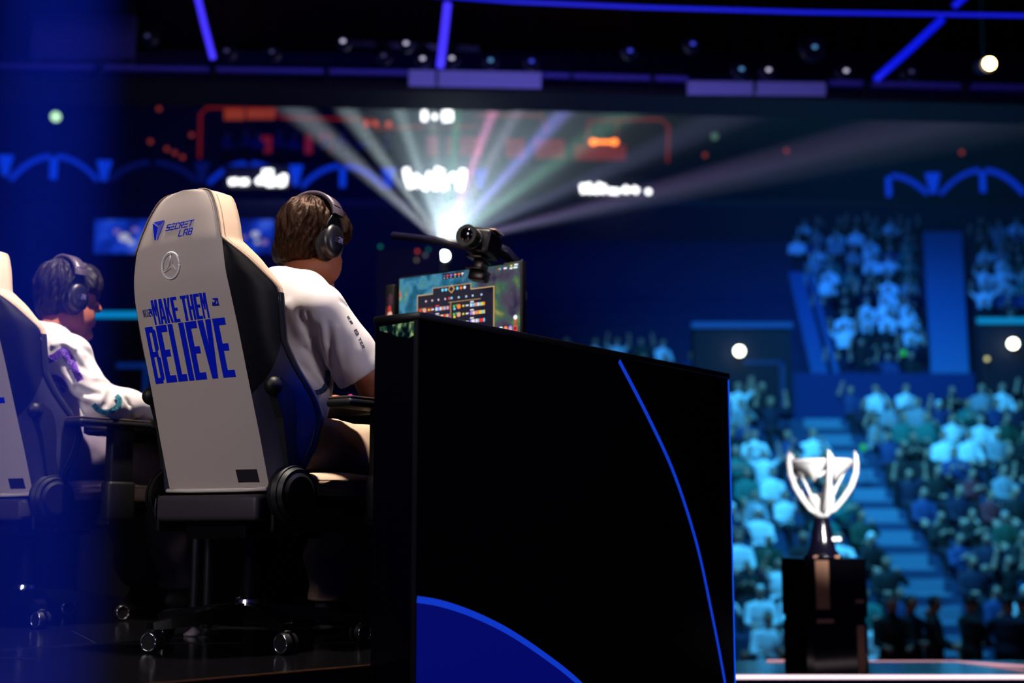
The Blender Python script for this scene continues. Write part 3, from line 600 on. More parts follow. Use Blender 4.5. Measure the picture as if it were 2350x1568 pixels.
for k in range(6):
    z = 1.142 - k * .030
    for h in (0, 1):
        x = bx0 + .004 + h * .163
        if h == 0 and k == 0: ui(x, z - .006, x + .07, z + .014, 9, 1.5)
        dot(x + .030, z + .003, .009, (10, 4, 10, 7, 2, 11)[(k + h) % 6]); dot(x + .008, z + .006, .005, rr.choice([3, 8, 5])); dot(x + .010, z - .004, .005, rr.choice([7, 5, 4])); dot(x + .019, z + .009, .003, 8)
        ui(x + .047, z, x + .055, z + .007, 7, 2); ui(x + .062, z + .001, x + .075, z + .006, 2, 2); ui(x + .083, z + .013, x + .099, z + .017, 3 if (h == 0 and k == 0) else 2, 2)
        for q in range(10):
            xx = x + .083 + q * .0068; ui(xx, z - .003, xx + .0056, z + .0095, rr.choice([2, 5, 6, 10, 2, 4]) if q < 6 else rr.choice([3, 4, 3, 7, 5]), 2)
for x, c in ((-.075, 11), (-.06, 3), (-.043, 6), (-.024, 10), (-.006, 4), (.01, 2)): ui(x, 1.264, x + .010, 1.270, c, 2); ui(x + .003, 1.257, x + .006, 1.260, 2, 2)
ui(-.05, 1.254, -.026, 1.276, 0, .5); ui(-.08, 1.254, .022, 1.276, 0, .3)
for x0, x1, z, c in ((.178, .183, 1.262, 3), (.185, .190, 1.262, 5), (.203, .217, 1.262, 2), (.233, .241, 1.268, 7), (.250, .266, 1.270, 2), (.230, .242, 1.259, 2), (.246, .264, 1.260, 2)): ui(x0, z, x1, z + .006, c, 2)
for i, c in enumerate((2, 4, 6, 3)):
    x = .183 + i * .021; ui(x, 1.020, x + .016, 1.046, c, 1); dot(x + .008, 1.046, .008, c, 2); dot(x + .008, 1.042, .006, (0, 10, 10, 9)[i], 3); ui(x, 1.018, x + .016, 1.026, 7, 2)
dot(.255, 1.082, .009, 2, 2); ui(.252, 1.06, .259, 1.074, 3, 2); ui(-.288, 1.215, -.283, 1.228, 3, 2); ui(-.284, 1.205, -.280, 1.215, 3, 2)
ui(.158, 1.008, .27, 1.0105, 1, 2); ui(.165, .97, .27, 1.007, 5, 1)
ov = m.build('score_table', mats, scn)
# side device
t = empty('side_display', S1, RZ, 'small dark upright display left of the monitor showing a reddish portrait blur', 'display')
m = MB(); m.rbox((-.362, 1.0, 1.085), (-.318, 1.03, 1.262), .004, 2); m.rbox((-.35, 1.01, .73), (-.33, 1.03, 1.09), .003); m.build('display_body', bplast, t)
m = MB(); m.ell((-.336, .9985, 1.20), (.012, .002, .028), 14, 8, 0); m.ell((-.338, .9982, 1.165), (.009, .002, .018), 14, 8, 1); m.ell((-.336, .998, 1.135), (.013, .002, .026), 14, 8, 2); m.ell((-.354, .998, 1.14), (.005, .002, .04), 10, 8, 3)
m.build('picture', [em('pic_wine', (70, 30, 50), .8), em('pic_red', (190, 50, 40), .9), em('pic_skin', (240, 185, 160), .95), em('pic_dark', (60, 10, 24), .8)], t)
# broadcast camera on its boom
t = empty('broadcast_camera', S1, RZ, 'small black video camera with round lens mounted over the monitor', 'camera')
mpt = at(1107, 562, 4.62); L0 = Vector(((mpt.x - C1[0]) * RT[0] + (mpt.y - C1[1]) * RT[1], (mpt.x - C1[0]) * FW[0] + (mpt.y - C1[1]) * FW[1], mpt.z))
Mx = Matrix.Translation(L0) @ Matrix.Rotation(R_(10), 4, 'Z') @ Matrix.Rotation(R_(10), 4, 'Y') @ Matrix.Rotation(R_(-8), 4, 'X')
m = MB(); m.rbox((-.038, -.055, -.045), (.052, .06, .046), .012, 3, 0, Mx); m.rbox((-.03, -.04, .046), (.035, .05, .054), .004, 2, 0, Mx); m.build('camera_body', mat('camera_black', (14, 13, 18), .4), t)
def mp_(x, y, z): return Mx @ Vector((x, y, z))
m = MB(); m.cyl(mp_(-.008, -.05, -.002), mp_(-.012, -.10, -.002), .036, .034, n=30); m.cyl(mp_(-.012, -.10, -.002), mp_(-.012, -.112, -.002), .040, .040, n=30); ln = m.build('lens', bplast, t)
m = MB(); m.ell(mp_(-.012, -.108, -.002), (.028, .012, .028), 20, 10); m.build('front_glass', mat('lens_glass', (4, 4, 8), .05, spec=1), ln)
m = MB(); m.tube([mp_(-.008 + .037 * math.cos(a), -.07, -.002 + .037 * math.sin(a)) for a in np.linspace(0, 2 * PI, 33)], .0012, 6); m.build('lens_ring', mat('lens_ring_grey', (150, 140, 150), .3, metal=.8), ln)
m = MB(); m.ell(mp_(-.026, -.056, .034), (.0035, .003, .0035), 10, 6); m.build('tally_light', em('tally', (225, 235, 20), 1.6), t)
m = MB(); m.rbox((.0, -.02, .0535), (.05, .05, .0585), .002, 2, 0, Mx); tag(m.build('top_plate', mat('plate_pale', (235, 190, 175), .5), t), 'pale plate on top')
m = MB(); m.rbox((-.03, -.05, -.062), (.035, .04, -.052), .003, 2, 0, Mx); m.rbox((-.012, -.02, -.095), (.03, .03, -.06), .004, 2, 0, Mx); m.rbox((-.03, -.04, -.102), (.04, .04, -.093), .003, 2, 0, Mx); m.rbox((-.02, -.02, -.135), (.045, .03, -.10), .006, 2, 0, Mx); m.build('tilt_bracket', mat('bracket_black', (30, 20, 20), .3, metal=.5), t)
t = empty('boom_arm', S1, RZ, 'long thin black boom arm reaching left from the video camera', 'camera arm')
def loc(px, py, y): q = at(px, py, y); return Vector(((q.x - C1[0]) * RT[0] + (q.y - C1[1]) * RT[1], (q.x - C1[0]) * FW[0] + (q.y - C1[1]) * FW[1], q.z))
m = MB(); m.tube([loc(902, 541, 4.95), loc(1000, 552, 4.82), loc(1075, 566, 4.72)], .015, 10); m.build('arm', mat('arm_black', (22, 20, 44), .35), t)
m = MB(); m.tube([loc(1130, 566, 4.70), loc(1160, 580, 4.72), loc(1190, 612, 4.76), loc(1196, 690, 4.8)], .024, 10); m.tube([loc(1198, 600, 4.66), loc(1198, 596, 4.66)], .004, 6); m.build('drop_arm', mat('arm_black', (22, 20, 44), .35), t)
t = empty('light_bar', W((.30, .70, .73)), RZ, 'small glowing pink light bar on the desk under the player\'s arm', 'light bar')
q = loc(804, 918, 4.62)
m = MB(); m.rbox((-.006, -.004, 0), (.006, .004, .075), .0015, 2); m.build('light_strip', em('pink_glow', (255, 60, 170), 1.2), t)
t.location = W((q.x, q.y, .7305))

# ------------------------------------------------------------------ players
skin = mat('skin', (196, 118, 82), .5, spec=.35, bump=.03, bscale=200, sheen=0)
lip = mat('lip', (176, 96, 84), .5); eyew = mat('eye_white', (225, 220, 215), .25); iris = mat('iris_dark', (26, 16, 12), .2)
shirt_w = mat('jersey_white', (240, 232, 232), .75, sheen=.2, bump=.06, bscale=500); pale = mat('jersey_cream', (236, 214, 194), .7)
purp = mat('jersey_violet', (118, 70, 196), .6); teal = mat('jersey_teal', (60, 150, 176), .6); bluegrey = mat('jersey_slate', (62, 84, 128), .6)
trous = mat('trousers_cream', (208, 180, 152), .8, bump=.05, bscale=400); trous2 = mat('trousers_mauve', (110, 98, 116), .8); shoe = mat('shoe_dark', (52, 48, 54), .6); sole = mat('shoe_sole', (70, 70, 74), .7)
hairm = mat('hair_brown', (25, 12, 8), .5, spec=.32, bump=.6, bscale=110, var=.35, vscale=30)
hairm.node_tree.nodes['Principled BSDF'].inputs['Specular Tint'].default_value = (1, .5, .28, 1)
hairk = mat('hair_black', (26, 18, 22), .55, spec=.25, bump=.6, bscale=110, var=.3, vscale=30)
def player(C, label, d, cfg):
    h = .0052
    arms = cfg['arms']                                                     # side -> shoulder, elbow, wrist, hand direction
    off = np.array(d, float)
    def U(x, y, z): return np.array((x, y, z)) + off * lerpt(z, [(.55, 0.), (1.05, 1.)])
    g = Grid((-.44, -.20, -.0), (.46, .92, 1.45), h)
    # trunk and neck
    bf = cfg.get('belly', 0); g.ell(U(0, .03, .60), (.15, .105, .12), .05); g.ell(U(0, .045 + bf, .75), (.13, .10, .15), .06); g.ell(U(0, .075 + bf * .5, .93), (.145, .10, .17), .06)
    g.ell(U(0, .10, 1.03), (.15, .075, .075), .05); g.cap(U(0, .12, 1.04), U(0, .200, 1.18), .064, .058, .03)
    # head
    H = np.array((0, .222, 1.27)) + off; th = R_(cfg.get('yaw', 0)); ph = R_(cfg.get('nod', 8))
    Rz = np.array([[math.cos(th), -math.sin(th), 0], [math.sin(th), math.cos(th), 0], [0, 0, 1]]); Rx = np.array([[1, 0, 0], [0, math.cos(ph), math.sin(ph)], [0, -math.sin(ph), math.cos(ph)]])
    RH = Rz @ Rx; HM = RH.T
    def hp(x, y, z): return H + RH @ np.array((x, y, z))
    g.ell(hp(0, -.005, .015), (.080, .102, .098), .02, HM); g.ell(hp(0, .040, -.068), (.068, .078, .098), .03, HM)
    for s in (1, -1):
        g.ell(hp(s * .052, .044, -.090), (.034, .044, .054), .03, HM); g.ell(hp(s * .038, .078, -.02), (.024, .018, .016), .02, HM)
        g.ell(hp(s * .040, .010, -.112), (.034, .05, .030), .03, HM); g.ell(hp(s * .082, .005, -.01), (.010, .02, .033), .008, HM)
    g.ell(hp(.004, .098, -.148), (.030, .022, .020), .025, HM); g.ell(hp(0, .085, .03), (.055, .02, .035), .03, HM)
    for s in (1, -1): g.ell(hp(s * .032, .112, .004), (.020, .016, .013), .010, HM, 's')
    g.cap(hp(0, .106, .012), hp(0, .136, -.038), .010, .014, .010); g.ell(hp(.011, .124, -.042), (.010, .012, .009), .006, HM); g.ell(hp(-.011, .124, -.042), (.010, .012, .009), .006, HM)
    g.ell(hp(0, .118, -.092), (.023, .012, .007), .006, HM); g.ell(hp(0, .116, -.105), (.020, .012, .008), .006, HM)
    # arms and hands
    for s, (sh, el, wr, hd, curl) in arms.items():
        sh, el, wr = (np.array(q_, float) for q_ in (sh, el, wr)); g.ell(sh, (.052, .052, .052), .04)
        g.cap(sh, el, .046, .043, .03); g.cap(el, el + (wr - el) * .35, .045, .044, .02); g.cap(el + (wr - el) * .35, wr, .042, .027, .02)
        f = np.array(hd, float); f /= np.linalg.norm(f); up = np.array((0, 0, 1.)); lat = np.cross(f, up) * s; lat /= np.linalg.norm(lat)     # lat: away from the body
        B = np.array([lat, f, up]); pc = wr + f * .052; g.ell(pc, (.040, .052, .015), .012, B)
        for k, (o_, ln_, r_) in enumerate(((-.030, .070, .0088), (-.011, .078, .0090), (.010, .073, .0088), (.029, .058, .0078))):
            a = pc + lat * o_ + f * .040; b1 = a + f * ln_ * .48 * math.cos(curl) - up * (ln_ * .48 * math.sin(curl) - .006); b2 = b1 + f * ln_ * .32 * math.cos(curl * 2) - up * ln_ * .32 * math.sin(curl * 2); b3 = b2 + f * ln_ * .25 * math.cos(curl * 2.8) - up * ln_ * .25 * math.sin(curl * 2.8)
            g.cap(a, b1, r_ + .001, r_, .005); g.cap(b1, b2, r_, r_ * .95, .003); g.cap(b2, b3, r_ * .95, r_ * .85, .003)
        a = pc - lat * .032 - f * .02; b1 = a - lat * .022 + f * .03 - up * .004; b2 = b1 - lat * .006 + f * .03 - up * .008
        g.cap(a, b1, .013, .011, .01); g.cap(b1, b2, .0105, .009, .004)
    # legs
    legs = cfg['legs']
    for s, (hip, kn, an, toe) in legs.items():
        g.cap(hip, kn, .080, .055, .04); g.cap(kn, an, .053, .034, .02); g.cap(an, toe, .033, .028, .02)
    body = g.mesh('person', [skin, lip], None, 1)
    body.location = (C[0], C[1], 0); body.rotation_euler = (0, 0, RZ); tag(body, label, 'person', 'players at the desk')
    c = centroids(body.data); q_ = (c - H) @ RH; setmats(body.data, ((np.abs(q_[:, 0]) < .022) & (q_[:, 1] > .112) & (q_[:, 2] < -.085) & (q_[:, 2] > -.112)).astype(int))
    for s in (1, -1):
        m = MB(); cc = hp(s * .032, .092, .004); m.ell(cc, (.0125, .0125, .0125), 16, 10, 0); m.ell(hp(s * .032, .1015, .004), (.0055, .0035, .0055), 12, 8, 1); m.build('eye', [eyew, iris], body)
    # shirt
    g = Grid((-.44, -.20, .5), (.46, .60, 1.30), h)
    tw = cfg.get('fat', 0)
    bf = cfg.get('belly', 0); g.ell(U(0, .03 + bf, .61), (.180 + tw, .14, .13), .05); g.ell(U(0, .055 + bf, .76), (.172 + tw, .145, .15), .07); g.ell(U(0, .075 + bf * .5, .93), (.18 + tw, .135, .175), .07)
    g.ell(U(0, .095, 1.03), (.17, .095, .085), .06); g.cap(U(-.10, .10, 1.065), U(.10, .10, 1.065), .062, .062, .05); g.cap(U(0, .105, 1.06), U(0, .13, 1.115), .088, .076, .03)
    X, Y, Z = g.xyz()
    fr = g.D.copy(); tr = g.D
    for s, (sh, el, wr, hd, curl) in arms.items():
        sh, el, wr = (np.array(q_, float) for q_ in (sh, el, wr))
        if cfg['sleeve'] == 'short':
            e = sh + (el - sh) * .86; g.ell(sh + np.array((-s * .01, 0, -.005)), (.082, .080, .076), .06); g.cap(sh, e, .076, .079, .014)
        else:
            g.ell(sh, (.084, .084, .08), .05); g.cap(sh, el, .076, .066, .03); g.cap(el, wr, .068, .043, .02)
    wv = wrinkle(X, Y, Z, 22, cfg['seed']); amp = lerpt(0, [(0, 1)]) * (.0085 if cfg['sleeve'] == 'short' else .012)
    armz = np.clip((np.abs(X) - .10) / .08, 0, 1); low = np.clip((1.02 - Z) / .15, 0, 1)
    D = g.D - wv * amp * (0.35 + .65 * armz) * low
    def onD(px, py):                                                        # where the camera sees this spot of the cloth
        q_ = at(px, py, 4.4); tg = np.array(((q_.x - C[0]) * RT[0] + (q_.y - C[1]) * RT[1], (q_.x - C[0]) * FW[0] + (q_.y - C[1]) * FW[1], q_.z))
        c0 = np.array(((-C[0]) * RT[0] + (-C[1]) * RT[1], (-C[0]) * FW[0] + (-C[1]) * FW[1], CZ)); dr = (tg - c0) / np.linalg.norm(tg - c0)
        for t_ in np.arange(3.0, 5.6, .003):
            p_ = c0 + dr * t_; ii = np.round((p_ - g.lo) / g.h).astype(int)
            if (ii >= 0).all() and (ii < g.n).all() and g.D[tuple(ii)] < 0: return tuple(p_)
        return None
    F_ = list(cfg['folds'])
    for pts_, r_, dp in cfg['pxfolds']:
        ps = [q_ for q_ in (onD(*p_) for p_ in pts_) if q_]; F_ += [(a, b, r_, dp) for a, b in zip(ps, ps[1:]) if math.dist(a, b) < .10]
    for a, b, r_, dp in F_:                                       # hand-placed creases
        a = np.array(a); b = np.array(b); ab = b - a; t_ = SS(((X - a[0]) * ab[0] + (Y - a[1]) * ab[1] + (Z - a[2]) * ab[2]) / max(ab @ ab, 1e-6))
        dd = (X - a[0] - t_ * ab[0]) ** 2 + (Y - a[1] - t_ * ab[1]) ** 2 + (Z - a[2] - t_ * ab[2]) ** 2; D = D - dp * np.exp(-dd / r_ ** 2)
    sh_ = .0065; cut = []
    hem = g.plane((0, .25, -1), U(0, .05, cfg.get('hem', .645))); cut.append(hem)
    nk = np.sqrt((X - off[0]) ** 2 + (Y - (.145 + off[1])) ** 2 * .9) - .066; nkz = (1.09 + off[2]) - Z + .35 * (Y - .13 - off[1]) * 0
    cut.append(-np.maximum(nk, nkz)); top = Z - (1.140 + off[2]) + .55 * (Y - .08 - off[1]); cut.append(top)
    for s, (sh, el, wr, hd, curl) in arms.items():
        sh, el, wr = (np.array(q_, float) for q_ in (sh, el, wr))
        if cfg['sleeve'] == 'short': n_ = (el - sh); o_ = sh + n_ * .80; n_ = n_ + np.array((0, .0, 0))
        else: n_ = (wr - el); o_ = el + n_ * .94
        pl_ = g.plane(n_, o_); near = ((X - o_[0]) ** 2 + (Y - o_[1]) ** 2 + (Z - o_[2]) ** 2) < .20 ** 2
        mask = near & (s * X > (.155 if cfg['sleeve'] == 'short' else .1)) if cfg['sleeve'] == 'short' else (near & (Z > .60))
        if cfg['sleeve'] == 'short':
            sd = np.linalg.norm(np.stack(np.broadcast_arrays(X - o_[0], Y - o_[1], Z - o_[2])), axis=0) - .125
            pl_ = np.where((sd < 0) , pl_, -1.)
        else:
            sd = np.linalg.norm(np.stack(np.broadcast_arrays(X - o_[0], Y - o_[1], Z - o_[2])), axis=0) - .085
            pl_ = np.where(sd < 0, pl_, -1.)
        cut.append(pl_)
    shell = np.abs(D + sh_) - sh_
    mc = np.maximum.reduce(cut); shell = np.where(mc > -.05, shell, D); shell = np.maximum(shell, mc)
    so = g.mesh('shirt', [shirt_w] + cfg['shirt_mats'], body, 1, shell)
    # trousers
    g = Grid((-.36, -.20, .05), (.36, .80, .80), .006)
    g.ell((0, .02, .60), (.175, .13, .12), .05)
    for s, (hip, kn, an, toe) in legs.items():
        hip, kn, an = (np.array(q_, float) for q_ in (hip, kn, an)); g.cap(hip, kn, .102, .086, .04); g.cap(kn, kn + (an - kn) * .97, .086, .074, .03)
    X, Y, Z = g.xyz(); D = g.D - wrinkle(X, Y, Z, 30, cfg['seed'] + 1) * .013 - .010 * np.abs(np.sin(16 * Y + 22 * Z + 6 * X)) ** 3 * np.clip((Y + .05) / .2, 0, 1)
    D = np.maximum(D, g.plane((0, -.1, 1), (0, 0, .70)))
    shell = np.maximum(np.abs(D + .008) - .008, -(Z - .10)); shell = np.where(Z > .3, np.maximum(D, -.02 + 0 * D), shell)
    tr_ = g.mesh('trousers', [cfg['trousers']], body, 2, shell)
    for s, (hip, kn, an, toe) in legs.items():
        m = MB(); an = Vector(an); toe = Vector(toe); dr = (toe - an); dr.z = 0; dr.normalize(); sd = Vector((-dr.y, dr.x, 0)); M3 = Matrix((sd, dr, (0, 0, 1))).transposed()
        m.ell(Vector((an.x, an.y, .055)) + dr * .06, (.046, .135, .045), 20, 12, 0, M3); m.ell(Vector((an.x, an.y, .085)), (.042, .05, .045), 16, 10, 0, M3)
        b_ = Vector((an.x, an.y, .012)) + dr * .06; m.ell(b_, (.05, .142, .014), 20, 8, 1, M3); m.build('shoe', [shoe, sole], body)
    # hair: sculpted mass and locks
    g = Grid(H - .17, H + .17, .0042)
    g.ell(hp(0, -.012, .024), (.101, .117, .106), .03, HM); g.ell(hp(0, -.052, -.050), (.074, .058, .078), .03, HM); g.ell(hp(0, .064, .046), (.090, .066, .074), .03, HM)
    for s in (1, -1): g.ell(hp(s * .078, .055, .004), (.020, .034, .055), .02, HM)
    X, Y, Z = g.xyz(); px_, py_, pz_ = ((X - H[0]) * RH[0][i] + (Y - H[1]) * RH[1][i] + (Z - H[2]) * RH[2][i] for i in range(3))
    cr_ = (0.01, -.035, .12); ang = np.arctan2(py_ - cr_[1], px_ - cr_[0]); rad = np.sqrt((px_ - cr_[0]) ** 2 + (py_ - cr_[1]) ** 2 + (pz_ - cr_[2]) ** 2)
    D = g.D - .0022 * np.sin(ang * 19 + 3 * np.sin(rad * 35) + 2 * np.sin(pz_ * 40)) - .0018 * np.sin(ang * 37 + 20 * rad + 3 * np.sin(pz_ * 60 + ang * 5)) - .0028 * np.sin(rad * 60 + 3 * np.sin(ang * 7))
    D = np.maximum(D, -(pz_ - (-.113 + .22 * np.abs(px_)))); D = np.maximum(D, -np.maximum(np.maximum(-(py_ - .040), pz_ + .012 - .25 * np.abs(px_)), -1))
    D = np.where((py_ > .012) & (py_ <= .09) & (pz_ < -.03) & (np.abs(px_) > .05), np.maximum(D, .004), D)
    D = np.where((py_ > .052) & (pz_ < -.004), np.maximum(D, .004), D)
    hm = cfg['hair']; ho = g.mesh('hair', [hm], body, 1, D)
    me = ho.data; nv = len(me.vertices); rr = random.Random(cfg['seed'] * 10 + 1); m = MB(); Vs = [v for v in me.vertices]
    for _ in range(5200):
        v = Vs[rr.randrange(nv)]; n_ = v.normal; p_ = v.co
        if (p_ - Vector(H)).dot(n_) < .02: continue
        l_ = (np.array(p_) - H) @ RH; fl = Vector(RH @ np.array((l_[0] - cr_[0], l_[1] - cr_[1], l_[2] - cr_[2]))); fl = fl + Vector((rr.gauss(0, .018), rr.gauss(0, .018), rr.gauss(-.02, .015)))
        fl = fl - n_ * fl.dot(n_)
        if fl.length < 1e-4: continue
        fl.normalize(); L_ = rr.uniform(.016, .042) * (1.0 if l_[2] > -.03 else .55); side_ = n_.cross(fl) * rr.uniform(-.35, .35); lift = rr.uniform(-.001, .004) + (.006 if l_[2] > .06 and rr.random() < .4 else 0); side_ = side_ * (2.4 if l_[2] > .05 else 1)
        P_ = [p_ + n_ * (-.002) + (fl + side_ * k) * (L_ * k) + n_ * (lift * 4 * k * (1 - k * .72)) for k in (0, .33, .66, 1.0)]
        r0 = rr.uniform(.0007, .0017); m.tube(P_, [r0, r0 * 1.1, r0 * .8, r0 * .15], 4, 0, .6)
    m.build('hair_locks', hm, ho)
    # headset, worn on the head
    t = empty('headset', (C[0], C[1], 0), RZ, cfg['headset'], 'headset', 'headsets worn by the players')
    M4 = Matrix.Translation(Vector(H)) @ Matrix(RH.tolist()).to_4x4()
    def b4(x, y, z): return M4 @ Vector((x, y, z))
    bl = mat('headset_black', (24, 21, 30), .36); m = MB(); pth = []
    for a in np.linspace(R_(8), R_(172), 31): pth.append((.118 * math.cos(a), -.012 - .012 * math.sin(a) ** 1.5, .035 + .101 * math.sin(a) ** .9))
    for i, p_ in enumerate(pth[:-1]):
        q_ = pth[i + 1]
        for a_, b_, wd, th_ in ((p_, q_, .021, .006),):
            v8 = []
            for c_ in (a_, b_):
                nx, nz = (c_[0], c_[2] - .035); l_ = math.hypot(nx, nz); nx /= l_; nz /= l_
                for dy in (-wd, wd):
                    for dn in (-th_, th_): v8.append(b4(c_[0] + nx * dn, c_[1] + dy, c_[2] + nz * dn))
            m.add(v8, [(0, 1, 5, 4), (2, 6, 7, 3), (1, 3, 7, 5), (0, 4, 6, 2)], 0, True)
    m.build('headband', mat('band_grey', (92, 80, 92), .35), t)
    for s in (1, -1):
        Mk = M4 @ Matrix.Translation((s * .098, -.012, -.035)) @ Matrix.Rotation(R_(-6 * s), 4, 'Y')
        def k4(x, y, z): return Mk @ Vector((s * x, y, z))
        cup = MB(); K_ = [(-.018, .040, .052), (-.004, .041, .053), (.0, .040, .052), (.012, .043, .056), (.022, .041, .054), (.030, .034, .046), (.033, .022, .032), (.0335, 0.001, .001)]; n_ = 32; vs = []
        for x, ry, rz in K_:
            for j in range(n_): a = 2 * PI * j / n_; vs.append(k4(x, ry * math.cos(a), rz * math.sin(a)))
        cup.add(vs, [(i * n_ + j, i * n_ + (j + 1) % n_, (i + 1) * n_ + (j + 1) % n_, (i + 1) * n_ + j) for i in range(len(K_) - 1) for j in range(n_)], 0, True); co = cup.build('ear_cup', bl, t)
        m = MB(); m.tube([k4(-.020, .036 * math.cos(a), .048 * math.sin(a)) for a in np.linspace(0, 2 * PI, 33)], .011, 8); m.build('ear_cushion', mat('cushion_black', (10, 9, 13), .7), co)
        if s == 1:
            m = MB(); letters(m, 'S', .004, -.009, .010, .014, lambda u_, v_, up: k4(.0350 if up else .031, u_ - .014, v_), sub=2, mi=1); letters(m, '24', .004, -.009, .018, .020, lambda u_, v_, up: k4(.0352 if up else .031, u_, v_), gap=.2, sub=2)
            m.build('cup_lettering', [mat('print_lilac', (110, 105, 160), .5), mat('print_dim', (60, 56, 90), .5)], co)
        m = MB(); m.tube([k4(.012, -.034, .02), k4(.018, -.034, .05), k4(.020, -.018, .080), k4(.016, .0, .098), k4(.020, .016, .082), k4(.018, .034, .05), k4(.012, .036, .02)], .0035, 6)
        m.prism([(-.032, .035), (.032, .035), (.016, .085), (-.016, .085)], .008, .016, 0); 
        for i in range(len(m.v) - 8, len(m.v)): v = m.v[i]; m.v[i] = tuple(k4(v[0], v[1], v[2]))
        m.build('yoke', bplast, t)
    m = MB(); m.rbox((.098, -.036, .076), (.115, .000, .083), .002, 2, 0, M4); m.build('band_clip', chrome, t)
    return body, so, H, RH
foldsA = [((.24, -.0, .98), (.22, .05, .86), .012, -.010), ((.20, .02, .97), (.245, .11, .80), .011, -.012), ((.17, .0, .95), (.215, .09, .78), .013, -.009), ((.26, .06, .96), (.29, .12, .82), .012, -.006), ((.19, .06, .97), (.25, .16, .79), .010, .006),
          ((.20, .05, .70), (.10, .19, .74), .014, -.008), ((.19, .03, .82), (.17, .14, .70), .014, -.008), ((.17, .08, .68), (.12, .17, .76), .010, .007)]
pxA = [([(690, 722), (702, 748), (712, 770)], .010, -.016), ([(706, 720), (714, 745), (717, 772)], .008, -.012), ([(697, 722), (708, 748), (716, 778)], .006, .006), ([(718, 752), (727, 785), (735, 815), (752, 846), (766, 870)], .012, -.016), ([(728, 752), (731, 797)], .008, -.009),
       ([(738, 740), (745, 790), (752, 835)], .010, .008), ([(753, 745), (757, 790), (762, 840)], .009, -.007), ([(770, 755), (775, 800), (785, 845)], .012, .005), ([(784, 691), (800, 705), (815, 726)], .007, -.008),
       ([(660, 700), (690, 760), (715, 830)], .016, .006), ([(700, 800), (735, 850), (752, 880)], .013, -.010), ([(690, 840), (730, 880)], .012, -.008), ([(715, 925), (745, 903), (760, 898)], .008, -.009), ([(740, 930), (752, 900)], .008, .007), ([(770, 830), (765, 862)], .008, -.006)]
pxB = [([(122, 792), (145, 789), (170, 800)], .010, .012), ([(147, 792), (165, 820), (185, 843), (210, 860)], .012, -.018), ([(181, 851), (219, 868), (248, 877)], .010, .012), ([(168, 919), (202, 936), (215, 957)], .012, -.016), ([(177, 889), (202, 902), (225, 905)], .010, -.012), ([(252, 903), (242, 931)], .010, -.014), ([(290, 917), (300, 958)], .009, -.012),
       ([(272, 912), (278, 958)], .009, .009), ([(130, 906), (150, 960), (168, 1003)], .014, -.012), ([(170, 770), (190, 800), (215, 815)], .014, -.012), ([(150, 830), (175, 870)], .012, -.014), ([(175, 1030), (200, 1000)], .010, -.012), ([(190, 1060), (215, 1030)], .010, .010), ([(200, 820), (215, 850)], .010, -.010)]
def paintA(c):
    P = [(.125, .80), (.128, .765), (.120, .735), (.095, .718), (.06, .71)]; dmin = np.full(len(c), 9.)
    for (a0, b0), (a1, b1) in zip(P, P[1:]):
        ab = np.array((a1 - a0, b1 - b0)); t_ = np.clip(((c[:, 1] - a0) * ab[0] + (c[:, 2] - b0) * ab[1]) / (ab @ ab), 0, 1)
        dmin = np.minimum(dmin, np.hypot(c[:, 1] - a0 - t_ * ab[0], c[:, 2] - b0 - t_ * ab[1]))
    m_ = np.where((dmin < .0095) & (c[:, 0] > .08) & (c[:, 0] < .215), 1, 0)
    return m_
L1 = {1: ((.10, .05, .575), (.135, .50, .575), (.14, .50, .12), (.16, .60, .045)), -1: ((-.10, .05, .575), (-.135, .50, .575), (-.14, .48, .12), (-.16, .58, .045))}
P1 = player(C1, 'nearer person, back turned, in white short-sleeved jersey and cream trousers at the desk', (0, 0, 0),
            dict(arms={1: ((.183, .078, .998), (.262, .240, .762), (.235, .47, .775), (-.1, 1, -.08), .42), -1: ((-.183, .098, 1.000), (-.275, .215, .770), (-.17, .46, .775), (.15, 1, -.08), .42)},
                 legs=L1, sleeve='short', seed=1.3, belly=.045, folds=[], pxfolds=pxA, shirt_mats=[bluegrey], paint=paintA, trousers=trous, hair=hairm, yaw=0, nod=10,
                 headset='black headset over the brown hair of the nearer player'))
def paintB(c):
    x, y, z = c.T; m_ = np.zeros(len(c), int)
    b = z - .93 - .9 * (y - .02); m_[(np.abs(b) < .022) & (x > 0) & (x < .27)] = 1
    b2 = z - .86 + .5 * (y - .05); m_[(np.abs(b2) < .02) & (x > .13) & (y < .02)] = 1
    m_[(z < .74) & (z > .60) & (y < -.02) & (x > 0)] = 1
    r_ = np.hypot(y - .155, z - .735); m_[(r_ < .047) & (r_ > .026) & (x > .20)] = 2
    m_[(z < .66) & (x > .08) & (y > .09) & (y < .13)] = 2
    return m_
foldsB = [((.22, -.06, .93), (.30, -.02, .80), .016, -.014), ((.25, .0, .88), (.33, .05, .77), .014, .010), ((.20, -.02, .84), (.31, .02, .76), .014, -.012), ((.30, .12, .79), (.34, .16, .72), .011, -.010), ((.30, .2, .79), (.33, .22, .72), .010, -.009), ((.17, .0, .80), (.15, .08, .68), .016, -.010), ((.12, -.10, .95), (.19, -.08, .80), .02, -.010)]
L2 = {1: ((.10, .05, .575), (.13, .42, .565), (.13, .60, .12), (.15, .70, .045)), -1: ((-.10, .05, .575), (-.14, .46, .565), (-.14, .62, .12), (-.15, .72, .045))}
